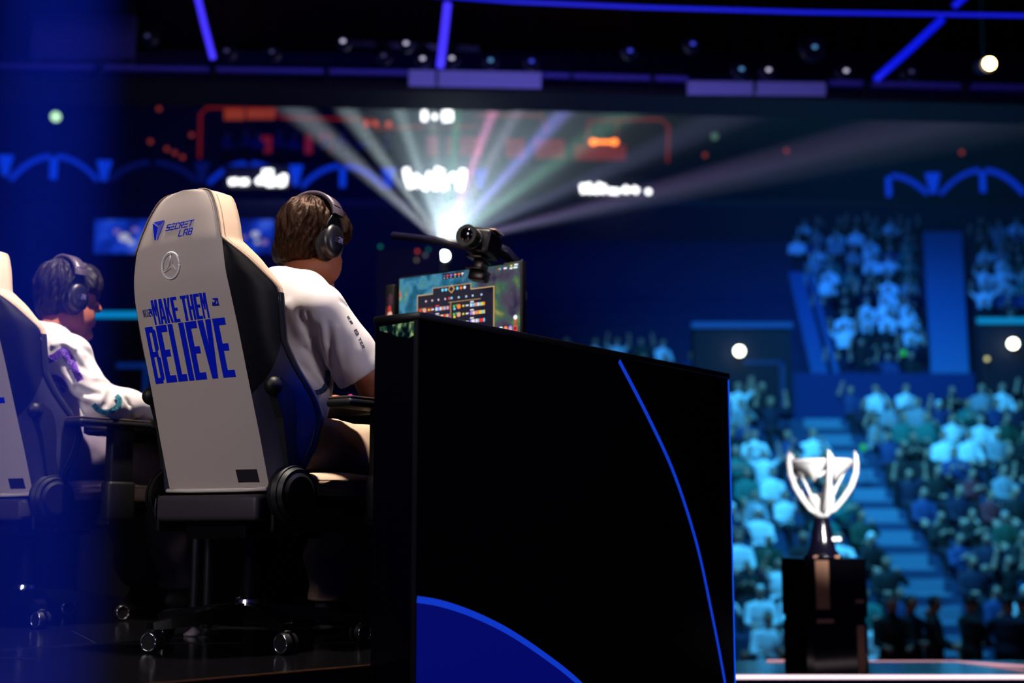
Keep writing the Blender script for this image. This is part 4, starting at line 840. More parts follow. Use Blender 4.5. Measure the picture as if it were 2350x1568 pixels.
P2 = player(C2, 'farther person in glasses and a long-sleeved white jersey with violet accents, arm on the armrest', (0, -.115, -.055),
            dict(arms={1: ((.195, -.015, .945), (.315, .045, .775), (.300, .315, .775), (-.12, 1, -.05), .35), -1: ((-.195, -.015, .945), (-.30, .08, .775), (-.20, .34, .775), (.12, 1, -.05), .35)},
                 legs=L2, sleeve='long', seed=4.1, folds=foldsB, pxfolds=pxB, shirt_mats=[purp, teal], paint=paintB, trousers=trous2, hair=hairk, yaw=-8, nod=4,
                 headset='black headset over the dark hair of the farther player'))
# eyeglasses of the far player
b_, so2, H2, RH2 = P2
t = empty('eyeglasses', (C2[0], C2[1], 0), RZ, 'thin eyeglasses with blue glinting lenses on the farther player', 'glasses')
M4 = Matrix.Translation(Vector(H2)) @ Matrix(RH2.tolist()).to_4x4(); m = MB()
for s in (1, -1):
    m.tube([M4 @ Vector((s * .034 + .025 * math.cos(a), .112 - abs(s * .034 + .025 * math.cos(a)) * .12, .004 + .019 * math.sin(a))) for a in np.linspace(0, 2 * PI, 25)], .0012, 5)
    m.tube([M4 @ Vector((s * .060, .104, .006)), M4 @ Vector((s * .082, .05, .006)), M4 @ Vector((s * .086, .0, .0))], .0014, 5)
m.tube([M4 @ Vector((-.010, .114, .008)), M4 @ Vector((.010, .114, .008))], .0012, 5); m.build('frame', mat('glasses_frame', (60, 50, 56), .3, metal=.6), t)
for s in (1, -1):
    m = MB(); m.ell(M4 @ Vector((s * .034, .108, .004)), (.0235, .0018, .018), 18, 8, 0, Matrix(RH2.tolist())); m.build('lens', mat('lens_blue_glint', (60, 150, 230), .08, spec=1), t)  # blue glint painted into the lens colour
# sleeve print of the near player
from mathutils.bvhtree import BVHTree
b_, so1, H1, RH1 = P1
bv = BVHTree.FromPolygons([v.co for v in so1.data.vertices], [tuple(p_.vertices) for p_ in so1.data.polygons])
camL = Vector(((0 - C1[0]) * RT[0] + (0 - C1[1]) * RT[1], (0 - C1[0]) * FW[0] + (0 - C1[1]) * FW[1], CZ))
def ribbon(so_, C_, pts, wd, mt, name):                     # printed stripe that follows the cloth
    bv_ = BVHTree.FromPolygons([v.co for v in so_.data.vertices], [tuple(p_.vertices) for p_ in so_.data.polygons])
    def L_(q_): return Vector(((q_[0] - C_[0]) * RT[0] + (q_[1] - C_[1]) * RT[1], (q_[0] - C_[0]) * FW[0] + (q_[1] - C_[1]) * FW[1], q_[2]))
    c0 = L_((0, 0, CZ)); P_ = [Vector(p_) for p_ in pts]; Q = []
    for i in range(len(P_) - 1):
        a, b, c, d = P_[max(i - 1, 0)], P_[i], P_[i + 1], P_[min(i + 2, len(P_) - 1)]
        for k in range(14): u = k / 14; Q.append(.5 * ((2 * b) + (c - a) * u + (2 * a - 5 * b + 4 * c - d) * u * u + (3 * b - a - 3 * c + d) * u ** 3))
    Q.append(P_[-1]); rows = []
    for i, q_ in enumerate(Q):
        d = (Q[min(i + 1, len(Q) - 1)] - Q[max(i - 1, 0)]).normalized(); n_ = Vector((-d.y, d.x)); r_ = []
        for k in range(9):
            x_ = q_ + n_ * wd * (k / 8 - .5); h_ = bv_.ray_cast(c0, (L_(at(x_.x, x_.y, 4.4)) - c0).normalized())
            r_.append(None if h_[0] is None else h_[0] + (c0 - h_[0]).normalized() * .007)
        rows.append(r_)
    m = MB()
    for r0, r1 in zip(rows, rows[1:]):
        for k in range(8):
            q4 = [r0[k], r0[k + 1], r1[k + 1], r1[k]]
            if all(v is not None for v in q4) and max((q4[0] - v).length for v in q4) < .035: m.add(q4, [(0, 1, 2, 3)], 0, True)
    b_ = bmesh.new(); o = m.build(name, mt, so_); b_.from_mesh(o.data); bmesh.ops.remove_doubles(b_, verts=b_.verts[:], dist=.0002); b_.to_mesh(o.data); b_.free(); return o
ribbon(so1, C1, [(752, 850), (752, 875), (747, 890), (735, 899), (712, 903)], 12, bluegrey, 'stripe')
ribbon(so2, C2, [(108, 828), (128, 818), (146, 806), (160, 824), (172, 848), (184, 874)], 17, purp, 'stripe')
ribbon(so2, C2, [(112, 872), (126, 868), (140, 876), (150, 900)], 15, purp, 'stripe')
ribbon(so2, C2, [(214, 928), (224, 940), (241, 946), (259, 942), (272, 929), (274, 916), (266, 908)], 12, teal, 'ring_print')
ribbon(so2, C2, [(222, 1060), (224, 1118)], 14, teal, 'stripe')
def onshirt(px, py):
    tgt = loc(px, py, 4.2); return bv.ray_cast(camL, (tgt - camL).normalized())
m = MB()
for txt, (ax, ay), (bx, by), hgt in (('e2', (796, 727), (806, 745), .008), ('b', (812, 758), (818, 770), .011), ('teR', (821, 777), (832, 800), .009)):
    A_ = onshirt(ax, ay); B_ = onshirt(bx, by)
    if A_[0] is None or B_[0] is None: continue
    X_ = (B_[0] - A_[0]); n_ = A_[1] if A_[1].dot(camL - A_[0]) > 0 else -A_[1]; U_ = n_.cross(X_).normalized(); L_ = X_.length
    def ptf(u_, v_, up, A_=A_[0], X_=X_.normalized(), U_=U_, n_=n_):
        p_ = A_ + X_ * u_ + U_ * v_; h_ = bv.find_nearest(p_); nn_ = h_[1] if h_[1].dot(n_) > 0 else -h_[1]; return h_[0] + nn_ * (.0009 if up else -.0004)
    letters(m, txt, 0, 0, L_, hgt, ptf, gap=.3, sub=2)
if m.v: m.build('sleeve_print', mat('print_black', (30, 26, 34), .6), so1)
# mouse and keyboard under the near player's hands
t = empty('computer_mouse', W((.212, .545, .7305)), RZ, 'black computer mouse under the right hand of the nearer player', 'mouse'); m = MB(); m.ell((0, 0, .012), (.03, .055, .02), 16, 10); m.build('mouse_body', bplast, t)
t = empty('keyboard', W((-.12, .62, .7305)), RZ, 'black keyboard in front of the nearer player', 'keyboard'); m = MB(); m.rbox((-.16, -.06, 0), (.13, .06, .02), .004)
m.build('case', bplast, t)
m = MB()
for i in range(12):
    for j in range(4): m.rbox((-.15 + i * .0225, -.045 + j * .024, .0195), (-.131 + i * .0225, -.025 + j * .024, .027), .002, 1)
m.build('keys', mat('key_black', (20, 20, 24), .5), t)
# ------------------------------------------------------------------ trophy on its plinth, front platform
PY = 7.6
c = at(1888, 1280, PY); zt = c.z; PZ = -.47
t = empty('plinth', (c.x, PY, PZ), R_(12), 'black glossy plinth with bronze inlays under the silver trophy', 'plinth')
gb = mat('plinth_black', (6, 6, 10), .15); bronze = mat('bronze_inlay', (176, 128, 106), .5, metal=.15)
def octo(w_, ch): return [(-w_, -w_ + ch), (-w_ + ch, -w_), (w_ - ch, -w_), (w_, -w_ + ch), (w_, w_ - ch), (w_ - ch, w_), (-w_ + ch, w_), (-w_, w_ - ch)]
H_ = zt - PZ
m = MB(); m.prism(octo(.185, .03), .0, H_ * .42, 2); m.prism(octo(.178, .03), H_ * .42, H_ * .47, 2); m.prism(octo(.188, .03), H_ * .47, H_, 2); m.build('column', gb, t)
m = MB(); m.box((-.135, -.1905, H_ * .55), (-.055, -.187, H_ - .01)); m.build('inlay', bronze, t)
m = MB(); m.box((.105, -.1875, .0), (.15, -.184, H_ * .40)); m.build('inlay', bronze, t)
m = MB(); m.box((-.13, -.1805, H_ * .425), (-.03, -.177, H_ * .46)); m.build('inlay', bronze, t)
m = MB(); m.box((.1, -.1905, H_ * .60), (.15, -.187, H_ * .63)); m.build('inlay', bronze, t)
t = empty('trophy', (c.x, PY, zt), R_(12), 'tall silver trophy cup with curved open arms on the black plinth', 'trophy')
silv = mat('trophy_silver', (255, 255, 255), .35, metal=.2); k_ = PY / 3000
m = MB(); m.lathe([(0, 0), (.115, 0), (.115, .012), (.100, .018), (.098, .03), (.082, .045), (.070, .10), (.055, .18), (.042, .225), (.036, .235), (0, .235)], n=8); m.build('base', mat('trophy_base_black', (12, 10, 26), .2), t)
m = MB(); m.box((.02, -.088, .095), (.075, -.078, .118)); m.build('name_plate', mat('plate_white', (255, 250, 245), .3), t)
m = MB(); m.box((-.11, -.118, .002), (-.085, -.112, .016)); m.box((.02, -.118, .002), (.05, -.112, .016)); m.build('base_accent', bronze, t)
m = MB(); m.lathe([(0, .228), (.038, .228), (.052, .25), (.05, .27), (.080, .315), (.078, .345), (.055, .365), (.0, .37)], n=24); m.build('lower_cup', silv, t)
m = MB(); n_ = 60; vs = []
for i in range(n_):
    a = 2 * PI * i / n_; ph = (a - R_(-100)) / R_(72) % 1; dp = .062 + .075 * (1 - abs(2 * ph - 1)) ** 1.2
    for r_, z_ in ((.184, .562), (.182, .530), (.184 - dp * .55, .562 - dp), (.176 - dp * .55, .562 - dp), (.172, .530), (.174, .562)): vs.append((r_ * math.cos(a), r_ * math.sin(a), z_))
m.add(vs, [(6 * i + j, 6 * ((i + 1) % n_) + j, 6 * ((i + 1) % n_) + (j + 1) % 6, 6 * i + (j + 1) % 6) for i in range(n_) for j in range(6)], 0, True); m.build('bowl', silv, t)
m = MB(); m.tube([(.180 * math.cos(a), .180 * math.sin(a), .545) for a in np.linspace(0, 2 * PI, 49)], .012, 8); m.build('rim_band', silv, t)
for k in range(5):
    a = R_(-100 + 72 * k); d = Vector((math.cos(a), math.sin(a), 0))
    m = MB(); P_ = [d * r_ + Vector((0, 0, z_)) for r_, z_ in ((.035, .25), (.075, .275), (.125, .335), (.172, .405), (.200, .48), (.206, .54), (.203, .585), (.198, .61))]
    m.tube(P_, [.012, .015, .017, .017, .017, .016, .013, .003], 10); m.build('arm', silv, t)
    m = MB(); P_ = [d * r_ + Vector((0, 0, z_)) for r_, z_ in ((.045, .31), (.075, .37), (.11, .44), (.15, .52))]; m.tube(P_, [.008, .009, .009, .008], 8); m.build('inner_rib', silv, t)
# platform
gl2 = mat('platform_gloss', (8, 12, 40), .12); wl = em('white_line', (255, 225, 235), 1.6); pk = em('pink_line', (235, 170, 185), .95)
fl = [at(1500, 1524, 7.1), at(1690, 1527, 7.1), at(1800, 1535, 7.1), at(2350, 1538, 7.1), at(2600, 1538, 7.1)]
m = MB(); m.prism([(.85, 7.12), (4.6, 7.12), (4.6, 7.98), (.85, 7.98)], -1.6, PZ, 2); tag(m.build('floor.002', gl2), kind='structure')
m = MB(); m.box((.85, 7.10, -.474), (4.6, 7.122, -.455)); tag(m.build('edge_light_strip', wl), 'bright white light strip along the front edge of the trophy platform', 'light strip')
m = MB(); m.tube([at(1760, 1519, 7.94), at(1835, 1519, 7.94)], .011, 6); m.tube([at(1980, 1519, 7.94), at(2190, 1519, 7.94), at(2360, 1530, 7.55), at(2420, 1534, 7.45)],   .007, 6); tag(m.build('rear_light_strip', pk), 'thin pink light strip behind the plinth on the trophy platform', 'light strip')

# ------------------------------------------------------------------ stands of the hall
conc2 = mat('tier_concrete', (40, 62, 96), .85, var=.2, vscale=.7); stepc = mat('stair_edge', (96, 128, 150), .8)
XA, XB = 6.75, 7.6
LOW = [(20.0 + .85 * n, -2.4 + .42 * n) for n in range(13)]
m = MB()
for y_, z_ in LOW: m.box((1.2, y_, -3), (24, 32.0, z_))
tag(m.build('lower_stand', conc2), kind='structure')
m = MB()
for y_, z_ in LOW:
    for k in (0, 1): m.box((XA, y_ - .42 + .42 * k - .02, z_ - .22), (XB, y_ - .42 + .42 * k + .14, z_ - .20 + .21 * k + .0)) if k else m.box((XA, y_ - .44, z_ - .25), (XB, y_ - .2, z_ - .205))
tag(m.build('aisle_stairs', stepc), kind='structure')
HI = [(33.0 + .9 * n, 3.75 + .5 * n) for n in range(13)]
m = MB(); m.box((-20, 31.9, -3), (26, 32.3, 3.9)); tag(m.build('wall_middle', mat('wall_mid_blue', (12, 40, 96), .85)), kind='structure')
m = MB()
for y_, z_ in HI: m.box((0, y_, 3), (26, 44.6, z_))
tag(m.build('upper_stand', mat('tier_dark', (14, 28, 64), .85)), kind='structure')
m = MB()
m.add([(10.45, 32.4, 4.0), (11.4, 32.4, 4.0), (15.1, 43.0, 9.9), (13.8, 43.0, 9.9), (10.45, 32.4, 3.2), (11.4, 32.4, 3.2), (15.1, 43.0, 9.1), (13.8, 43.0, 9.1)], [(0, 1, 2, 3), (4, 7, 6, 5), (0, 4, 5, 1), (1, 5, 6, 2), (2, 6, 7, 3), (3, 7, 4, 0)])
tag(m.build('aisle_ramp', mat('ramp_blue', (70, 110, 150), .85)), kind='structure')
m = MB()
for xo_, w_ in ((7.45, .42), (8.0, .16)):
    m.add([(xo_, 32.3, 3.9), (xo_ + w_, 32.3, 3.9), (xo_ + .85 + w_, 38.6, 7.7), (xo_ + .85, 38.6, 7.7), (xo_, 32.3, 3.2), (xo_ + w_, 32.3, 3.2), (xo_ + .85 + w_, 38.6, 6.3), (xo_ + .85, 38.6, 6.3)], [(0, 1, 2, 3), (4, 7, 6, 5), (0, 4, 5, 1), (1, 5, 6, 2), (2, 6, 7, 3), (3, 7, 4, 0)])
tag(m.build('stand_parapet', mat('parapet_blue', (50, 84, 130), .85)), kind='structure')
m = MB(); m.box((-34, 44.6, -3), (44, 45.2, 11.2)); tag(m.build('balcony_front', blkw), kind='structure')
m = MB(); m.box((-34, 44.6, 11.2), (44, 55.9, 11.4)); tag(m.build('balcony_floor', blk), kind='structure')
# doorways with lit lintels
bl1 = em('lintel_blue', (8, 74, 190), .6); bl2 = em('lintel_cyan', (8, 150, 225), .75); bl0 = em('frame_blue', (6, 48, 140), .5); dk = mat('doorway_dark', (4, 8, 30), .8)
def doorway(n, L, Rr, yt, yb, lm, lab, y_=31.4):
    a = at(L, yt, y_); b = at(Rr, yb, y_)
    t = empty('doorway', (a.x, y_, b.z), 0, lab, 'doorway', 'doorways into the stands'); w_ = b.x - a.x; h_ = a.z - b.z
    m = MB(); m.box((0, .02, 0), (w_, .5, h_)); m.build('recess', dk, t)
    m = MB(); m.box((-.05, -.06, h_ - .05), (w_ + .05, .02, h_ + .08)); m.build('lintel_light', lm, t)
    m = MB(); m.box((w_ * .5, -.01, h_ * .56), (w_ * .93, .02, h_ * .60)); m.box((w_ * .88, -.01, 0), (w_ * .93, .02, h_ * .60)); m.build('door_frame', bl0, t); return t
doorway(1, 1592, 1820, 748, 950, bl1, 'dark doorway with a blue lintel above the desk side wall')
doorway(2, 2247, 2500, 738, 900, bl2, 'dark doorway with a cyan lintel at the right edge')
doorway(3, 190, 345, 724, 1000, bl2, 'doorway with a cyan lintel seen between the two chairs')
# lamps and dots
def hang(t, dx=0., dz=0., dy=0.):                          # thin suspension wire up to the hall ceiling
    m = MB(); m.cyl((dx, dy, dz), (dx, dy, 18.99 - t.location.z), .004, n=5); m.build('suspension_wire', blk, t)
def lamp(px, py, y_, r_, mt, lab, name='round_lamp', cat='lamp', grp=None):
    p_ = at(px, py, y_); m = MB(); m.ell((0, 0, 0), (r_, r_, r_), 14, 8); t = empty(name, p_, 0, lab, cat, grp)
    m.build('bulb', mt, t); m = MB(); m.cyl((0, .3 * r_, 0), (0, r_ * 1.8, 0), r_ * .8, r_ * .5, n=12); m.build('housing', blk, t)
    if y_ > 40: hang(t, 0, 0, r_)
    return t
ww = em('lamp_white', (245, 255, 225), 9); grn = em('lamp_green', (20, 150, 60), 1.6); red = em('lamp_red', (200, 50, 40), 1.5)
lamp(1697, 806, 31.2, .12, ww, 'bright white lamp inside the blue doorway above the side wall'); lamp(2325, 789, 31.2, .12, ww, 'bright white lamp inside the doorway at the right edge')
lamp(2265, 824, 31.2, .05, em('lamp_dim', (200, 200, 130), 1.6), 'small dim yellow lamp left of the right doorway lamp')
lamp(2073, 810, 34, .08, grn, 'green light in the upper stand crowd'); lamp(1981, 1027, 27, .07, em('lamp_lime', (30, 160, 80), 1.2), 'green light in the lower crowd above the trophy')
lamp(128, 268, 43, .16, em('lamp_mint', (190, 245, 180), 1.4), 'pale green round lamp high at the left'); lamp(1640, 313, 43, .12, em('lamp_grey', (90, 130, 110), .6), 'dim grey green lamp high right of the red bar')
for px, py, c_, lab in ((958, 577, (190, 60, 45), 'red'), (976, 586, (90, 92, 110), 'grey'), (956, 597, (110, 95, 80), 'beige'), (873, 566, (0, 110, 100), 'teal'), (983, 573, (10, 90, 90), 'dark teal')):
    lamp(px, py, 19.0, .022, em('pilot_' + lab.replace(' ', '_'), c_, 1.3), lab + ' pilot light on the control desk left of the moving light', 'pilot_light', 'pilot light', 'pilot lights in the hall')
m = MB(); q_ = at(966, 590, 19.03); m.box((q_.x - .65, 19.03, -3), (q_.x + .3, 19.5, q_.z + .12)); tag(m.build('control_desk', blkw), 'dark control desk carrying small coloured pilot lights beside the moving light', 'desk')
t = empty('moving_light', SRC, 0, 'glaring white moving light that throws the fan of beams behind the monitor', 'stage light')
m = MB(); m.ell((0, 0, 0), (.065, .05, .065), 18, 10); m.build('lens', em('beam_lens', (235, 255, 245), 26), t)
m = MB(); m.cyl((0, .05, 0), (0, .4, -.05), .08, .07, n=20); m.cyl((0, .2, -.1), (0, .2, -.9), .05); m.box((-.17, .05, -.45), (.17, .35, -.3)); m.cyl((0, .2, -.9), (0, .2, -SRC.z - 2.9), .04); m.build('stand', blk, t)
# LED arcs on the balcony front
a1 = em('arc_blue', (10, 52, 215), .62); a0 = em('arc_dim', (6, 22, 105), .45); a2 = em('arc_post', (10, 62, 235), .68)
def arc(x0, x1, yt, yb, post, mt, mp__, lab, half=None):
    y_ = 44.49; t = empty('arc_light', at((x0 + x1) / 2, yb, y_), 0, lab, 'arc light', 'glowing blue arcs along the balcony'); o_ = Vector(t.location)
    for s in ((0, .46), (.54, 1)):
        if half is not None and s[0] != half: continue
        m = MB(); vs = []
        for u_ in np.linspace(s[0], s[1], 14):
            x_ = x0 + (x1 - x0) * u_; a_ = (2 * u_ - 1); y__ = yb - (yb - yt) * (1 - abs(a_) ** 2.1)
            p_ = at(x_, y__, y_) - o_; dx = .11 * a_; nrm = Vector((2.0 * a_ * (yb - yt) / (x1 - x0) * 2, 0, 1)).normalized() * .075
            for yy in (0, .12): vs += [p_ + nrm + Vector((0, yy, 0)), p_ - nrm + Vector((0, yy, 0))]
        n_ = 14; fs = []
        for i in range(n_ - 1):
            b_ = 4 * i; fs += [(b_, b_ + 1, b_ + 5, b_ + 4), (b_ + 2, b_ + 6, b_ + 7, b_ + 3), (b_, b_ + 4, b_ + 6, b_ + 2), (b_ + 1, b_ + 3, b_ + 7, b_ + 5)]
        m.add(vs, fs); m.build('arch', mt, t)
    if mp__:
        a_ = at((x0 + x1) / 2 - 6, yt + 4, y_) - o_; b_ = at((x0 + x1) / 2 + 6, yt + post, y_) - o_; m = MB(); m.box((a_.x, -.02, b_.z), (b_.x, .1, a_.z)); m.build('post', mp__, t)
arc(22, 222, 358, 412, 52, a1, a2, 'leftmost wide blue arc with a centre post on the balcony'); arc(248, 450, 372, 414, 52, a0, None, 'dim unlit arc, second from the left on the balcony')
arc(478, 662, 374, 420, 46, a1, a1, 'blue arc behind the white sign, above the near chair'); arc(692, 880, 380, 428, 48, a1, a2, 'blue arc above the near player')
arc(905, 1095, 384, 428, 40, a0, None, 'faint blue arc behind the middle white sign'); arc(1950, 2130, 402, 444, 48, a1, a2, 'half lit blue arc left of the right tulip mark', .54); arc(2160, 2352, 390, 444, 50, a1, a2, 'blue arc at the right edge of the balcony')
def tulip(x_, y_, w_, h_, mt, lab):
    c_ = at(x_, y_, 44.5); k2 = 44.5 / 3000; t = MB(); ww_ = w_ * k2 / 2; hh = h_ * k2
    t.prism([(-ww_, hh), (-ww_ * .28, 0), (ww_ * .28, 0), (ww_, hh)], -.03, .11, 1); o = t.build('tulip_mark', mt, None, c_); tag(o, lab, 'light mark', 'glowing tulip marks along the balcony')
for x_, y_, mt, lab in ((10, 402, a2, 'blue tulip shaped mark at the left edge'), (237, 414, a2, 'blue tulip shaped mark right of the leftmost arc'), (462, 418, a0, 'dim tulip shaped mark above the near chair'), (677, 425, a2, 'blue tulip shaped mark right of the left white sign'), (891, 432, a2, 'blue tulip shaped mark left of the middle white sign'), (1103, 434, a1, 'tulip shaped mark right of the middle white sign'), (2143, 443, a2, 'blue tulip shaped mark between the two right arcs')):
    tulip(x_, y_, 33, 48, mt, lab)
# white illuminated signs
ws = em('sign_white', (250, 252, 255), 3.2)
def sign(strokes, r_, lab, y_=44.2):
    xs = [p_[0] for s_ in strokes for p_ in s_]; ys = [p_[1] for s_ in strokes for p_ in s_]
    t = empty('illuminated_sign', at(sum(xs) / len(xs), max(ys), y_), 0, lab, 'sign'); o_ = Vector(t.location)
    for s_ in strokes:
        m = MB()
        if len(s_) == 1: p_ = at(*s_[0], y_) - o_; m.ell(p_, (r_, .03, r_), 12, 8)
        else: m.tube([at(*p_, y_) - o_ for p_ in s_], r_, 8, 0)
        m.build('glowing_letter', ws, t)
    a_ = at(min(xs) - 12, min(ys) - 12, y_ + .25) - o_; b_ = at(max(xs) + 12, max(ys) + 12, y_ + .25) - o_; m = MB(); m.box((a_.x, .15, b_.z), (b_.x, .4, a_.z)); m.build('board', mat('sign_board', (2, 3, 12), .7), t)
sign([[(527, 418), (545, 416)], [(551, 418), (569, 417)], [(590, 420), (600, 408), (606, 420)], [(604, 396), (622, 394), (620, 408), (606, 410)], [(612, 421), (630, 421)], [(634, 420), (642, 408)], [(652, 402), (650, 422), (640, 422)]], .10, 'left blurred white illuminated lettering on the balcony')
sign([[(932, 388), (936, 410), (944, 430)], [(950, 404), (966, 414), (952, 426)], [(974, 434), (988, 398), (998, 412), (1000, 434)], [(1000, 412), (1006, 388), (1016, 396)], [(1008, 404), (1022, 434)], [(1030, 412), (1040, 402), (1052, 416)], [(1062, 390), (1060, 412), (1054, 434)]], .11, 'middle and largest blurred white illuminated lettering on the balcony')
sign([[(1337, 424), (1340, 442)], [(1350, 422), (1356, 442)], [(1366, 442), (1376, 424), (1386, 428), (1382, 442)], [(1396, 438), (1420, 440)], [(1430, 440), (1436, 432), (1444, 440)], [(1452, 432), (1464, 440)], [(1488, 440)]], .095, 'right blurred white illuminated lettering with a dot')
sign([[(974, 256), (974, 276)], [(998, 268)], [(1021, 256), (1033, 256), (1034, 274), (1021, 276), (1021, 256)]], .09, 'small white score sign reading one dot zero, high above the others')
# red lit bar behind the balcony
m = MB(); m.box((-34, 50.38, 11.4), (44, 50.6, 18.9)); tag(m.build('wall_bar', blkw), kind='structure')
m = MB(); m.box((-34, 47.8, 11.4), (44, 50.37, 13.62)); tag(m.build('bar_terrace', blkw), kind='structure')
rn = em('neon_red', (160, 34, 30), .4); rp = em('poster_red', (140, 26, 34), .45); og = em('orange_glow', (255, 120, 40), 3.2); om = em('orange_dim', (160, 60, 30), .6)
def neon(pts, lab):
    t = empty('neon_frame', at(*pts[0], 50.33), 0, lab, 'neon light', 'red neon frames of the bar'); o_ = Vector(t.location); m = MB(); m.tube([at(*p_, 50.33) - o_ for p_ in pts], .05, 8); m.build('tube', rn, t)
neon([(458, 362), (460, 262), (476, 247), (628, 247), (642, 270), (860, 275)], 'red neon outline, leftmost behind the balcony'); neon([(862, 296), (1000, 290), (1092, 292), (1096, 264), (1246, 266), (1254, 302)], 'red neon outline in the middle behind the balcony')
neon([(1344, 362), (1346, 330), (1352, 278), (1416, 276), (1418, 330), (1416, 276), (1516, 274), (1534, 290), (1532, 372)], 'red neon double frame, rightmost behind the balcony')
for i, (x0, y0_, x1, y1_, mt, lab) in enumerate(((515, 250, 560, 274, om, 'orange lit panel, left of two'), (566, 250, 630, 272, om, 'orange lit panel, right of two'), (700, 310, 716, 352, rp, 'narrow red panel right of the blue guests'), (735, 306, 760, 348, rp, 'red panel above the gap by the near player'),
     (980, 312, 1006, 356, rp, 'red panel below the score sign'), (1026, 314, 1036, 354, rp, 'very narrow red panel right of the score sign'), (1056, 314, 1104, 356, rp, 'wide red panel, second right of the score sign'), (1160, 318, 1204, 360, rp, 'square red panel in the middle right'), (1228, 320, 1296, 362, rp, 'widest red panel left of the lit counter'), (1318, 332, 1436, 366, rp, 'red glowing counter front below the orange lamps'), (600, 312, 622, 350, rp, 'red panel among the blue guests'))):
    a_ = at(x0, y0_, 50.29); b_ = at(x1, y1_, 50.29); m = MB(); m.box((0, 0, 0), (b_.x - a_.x, .08, a_.z - b_.z)); tag(m.build('lit_panel', mt, None, (a_.x, 50.29, b_.z)), lab, 'panel', 'lit panels of the bar')
t = empty('counter_lamp', at(1385, 326, 49.5), 0, 'bright orange tube lamp above the red counter', 'lamp'); m = MB(); k2 = 49.5 / 3000
for dx in (-24, 26): m.ell((dx * k2, 0, 0), (.14, .1, .12), 14, 8)
m.tube([(-24 * k2, 0, 0), (26 * k2, 0, 0)], .06, 8); m.build('glow', og, t)
for px, py, lab in ((842, 284, 'left'), (862, 284, 'middle'), (892, 285, 'right')): lamp(px, py, 49.5, .11, em('lamp_orange', (210, 80, 55), 1.0), lab + ' of three small orange lamps', 'round_lamp', 'lamp', 'orange lamps')
for i, (px, py, lab) in enumerate(((365, 250, 'single pinkish lamp at the upper left'), (345, 325, 'orange lamp, first of the slanting row'), (383, 342, 'orange lamp, second of the slanting row'), (401, 351, 'orange lamp, third of the slanting row'), (419, 361, 'orange lamp, lowest of the slanting row'), (440, 310, 'orange lamp left of the red neon'), (1618, 356, 'orange lamp right of the bar'), (1611, 384, 'orange lamp low right of the bar'), (2207, 350, 'dark red lamp high at the right'), (1805, 346, 'dim red lamp high right of centre'))):
    lamp(px, py, 49.5, .085, em('lamp_ember', (150, 52, 40), .8), lab, 'round_lamp', 'lamp', 'ember lamps')
# long screen in the left background
t = empty('led_screen', at(215, 580, 30), 0, 'long glowing blue screen in the hall behind the near chair', 'screen'); a_ = at(215, 506, 30); b_ = at(622, 582, 30); w_ = b_.x - a_.x; h_ = a_.z - b_.z
mm = bpy.data.materials.new('blue_screen'); mm.use_nodes = True; nt = mm.node_tree; b = nt.nodes['Principled BSDF']; b.inputs['Base Color'].default_value = (0, 0, 0, 1)
tc = nt.nodes.new('ShaderNodeTexCoord'); n1 = nt.nodes.new('ShaderNodeTexNoise'); n1.inputs['Scale'].default_value = 1.6; nt.links.new(tc.outputs['Object'], n1.inputs['Vector'])
nt.links.new(ramp(n1.outputs['Fac'], [(.35, (4, 22, 110)), (.55, (16, 56, 190)), (.7, (60, 96, 215))]), b.inputs['Emission Color']); b.inputs['Emission Strength'].default_value = .9
m = MB(); m.box((0, 0, 0), (w_, .1, h_)); m.build('screen_panel', mm, t); hang(t, .2, h_, .05); hang(t, w_ - .2, h_, .05)
m = MB(); k2 = .01
for px, py, r_, mi in ((285, 545, .13, 0), (268, 532, .08, 1), (300, 556, .08, 0), (310, 528, .08, 1), (586, 538, .10, 0), (606, 556, .09, 1), (590, 556, .06, 0), (560, 545, .06, 1)):
    p_ = at(px, py, 29.95) - Vector(t.location); m.ell(p_, (r_, .02, r_ * .8), 12, 8, mi)
m.build('picture', [em('blob_white', (180, 185, 215), .8), em('blob_lilac', (130, 110, 190), .7)], t)

# ------------------------------------------------------------------ rig over the hall
tr_ = mat('girder_violet', (84, 72, 160), .7); band = mat('panel_lilac', (168, 162, 205), .6)
t = empty('lighting_girder', (0, 16, 0), 0, 'long dark violet girder crossing the hall below the lamps', 'girder')
def gbar(m, x0, y0_, x1, y1_, h_, y_, dpt=.5, o_=Vector((0, 16, 0))):
    a_ = at(x0, y0_, y_) - o_; b_ = at(x1, y1_, y_) - o_; c_ = at(x0, y0_ + h_, y_) - o_; d_ = at(x1, y1_ + h_, y_) - o_; D_ = Vector((0, dpt, 0))
    m.add([a_, b_, d_, c_, a_ + D_, b_ + D_, d_ + D_, c_ + D_], [(0, 1, 2, 3), (4, 7, 6, 5), (0, 4, 5, 1), (1, 5, 6, 2), (2, 6, 7, 3), (3, 7, 4, 0)])
m = MB(); gbar(m, -60, 144, 1175, 165, 30, 16); gbar(m, 1175, 165, 2400, 196, 32, 16); m.build('beam', tr_, t)
m = MB(); gbar(m, -60, 174, 1175, 195, 16, 15.9, .8); gbar(m, 1175, 195, 2400, 228, 14, 15.9, .8); m.build('lower_rail', blk, t)
for x_ in (-5.5, 0, 5.5): hang(t, x_, 6.2, .25)
m = MB(); gbar(m, 938, 160, 1242, 166, 34, 15.85, .1); m.build('pale_panel', band, t)
m = MB(); gbar(m, 1578, 186, 1895, 189, 28, 15.85, .1); m.build('pale_panel', band, t)
for x_ in (232, 492, 752, 1003, 1310, 1495, 1730, 1985, 2210):
    m = MB(); yy = 150 + x_ * .022; a_ = at(x_, yy, 15.84) - Vector((0, 16, 0)); m.box((a_.x - .012, -.2, a_.z - .16), (a_.x + .012, -.1, a_.z + .05)); m.build('joint_plate', blk, t)
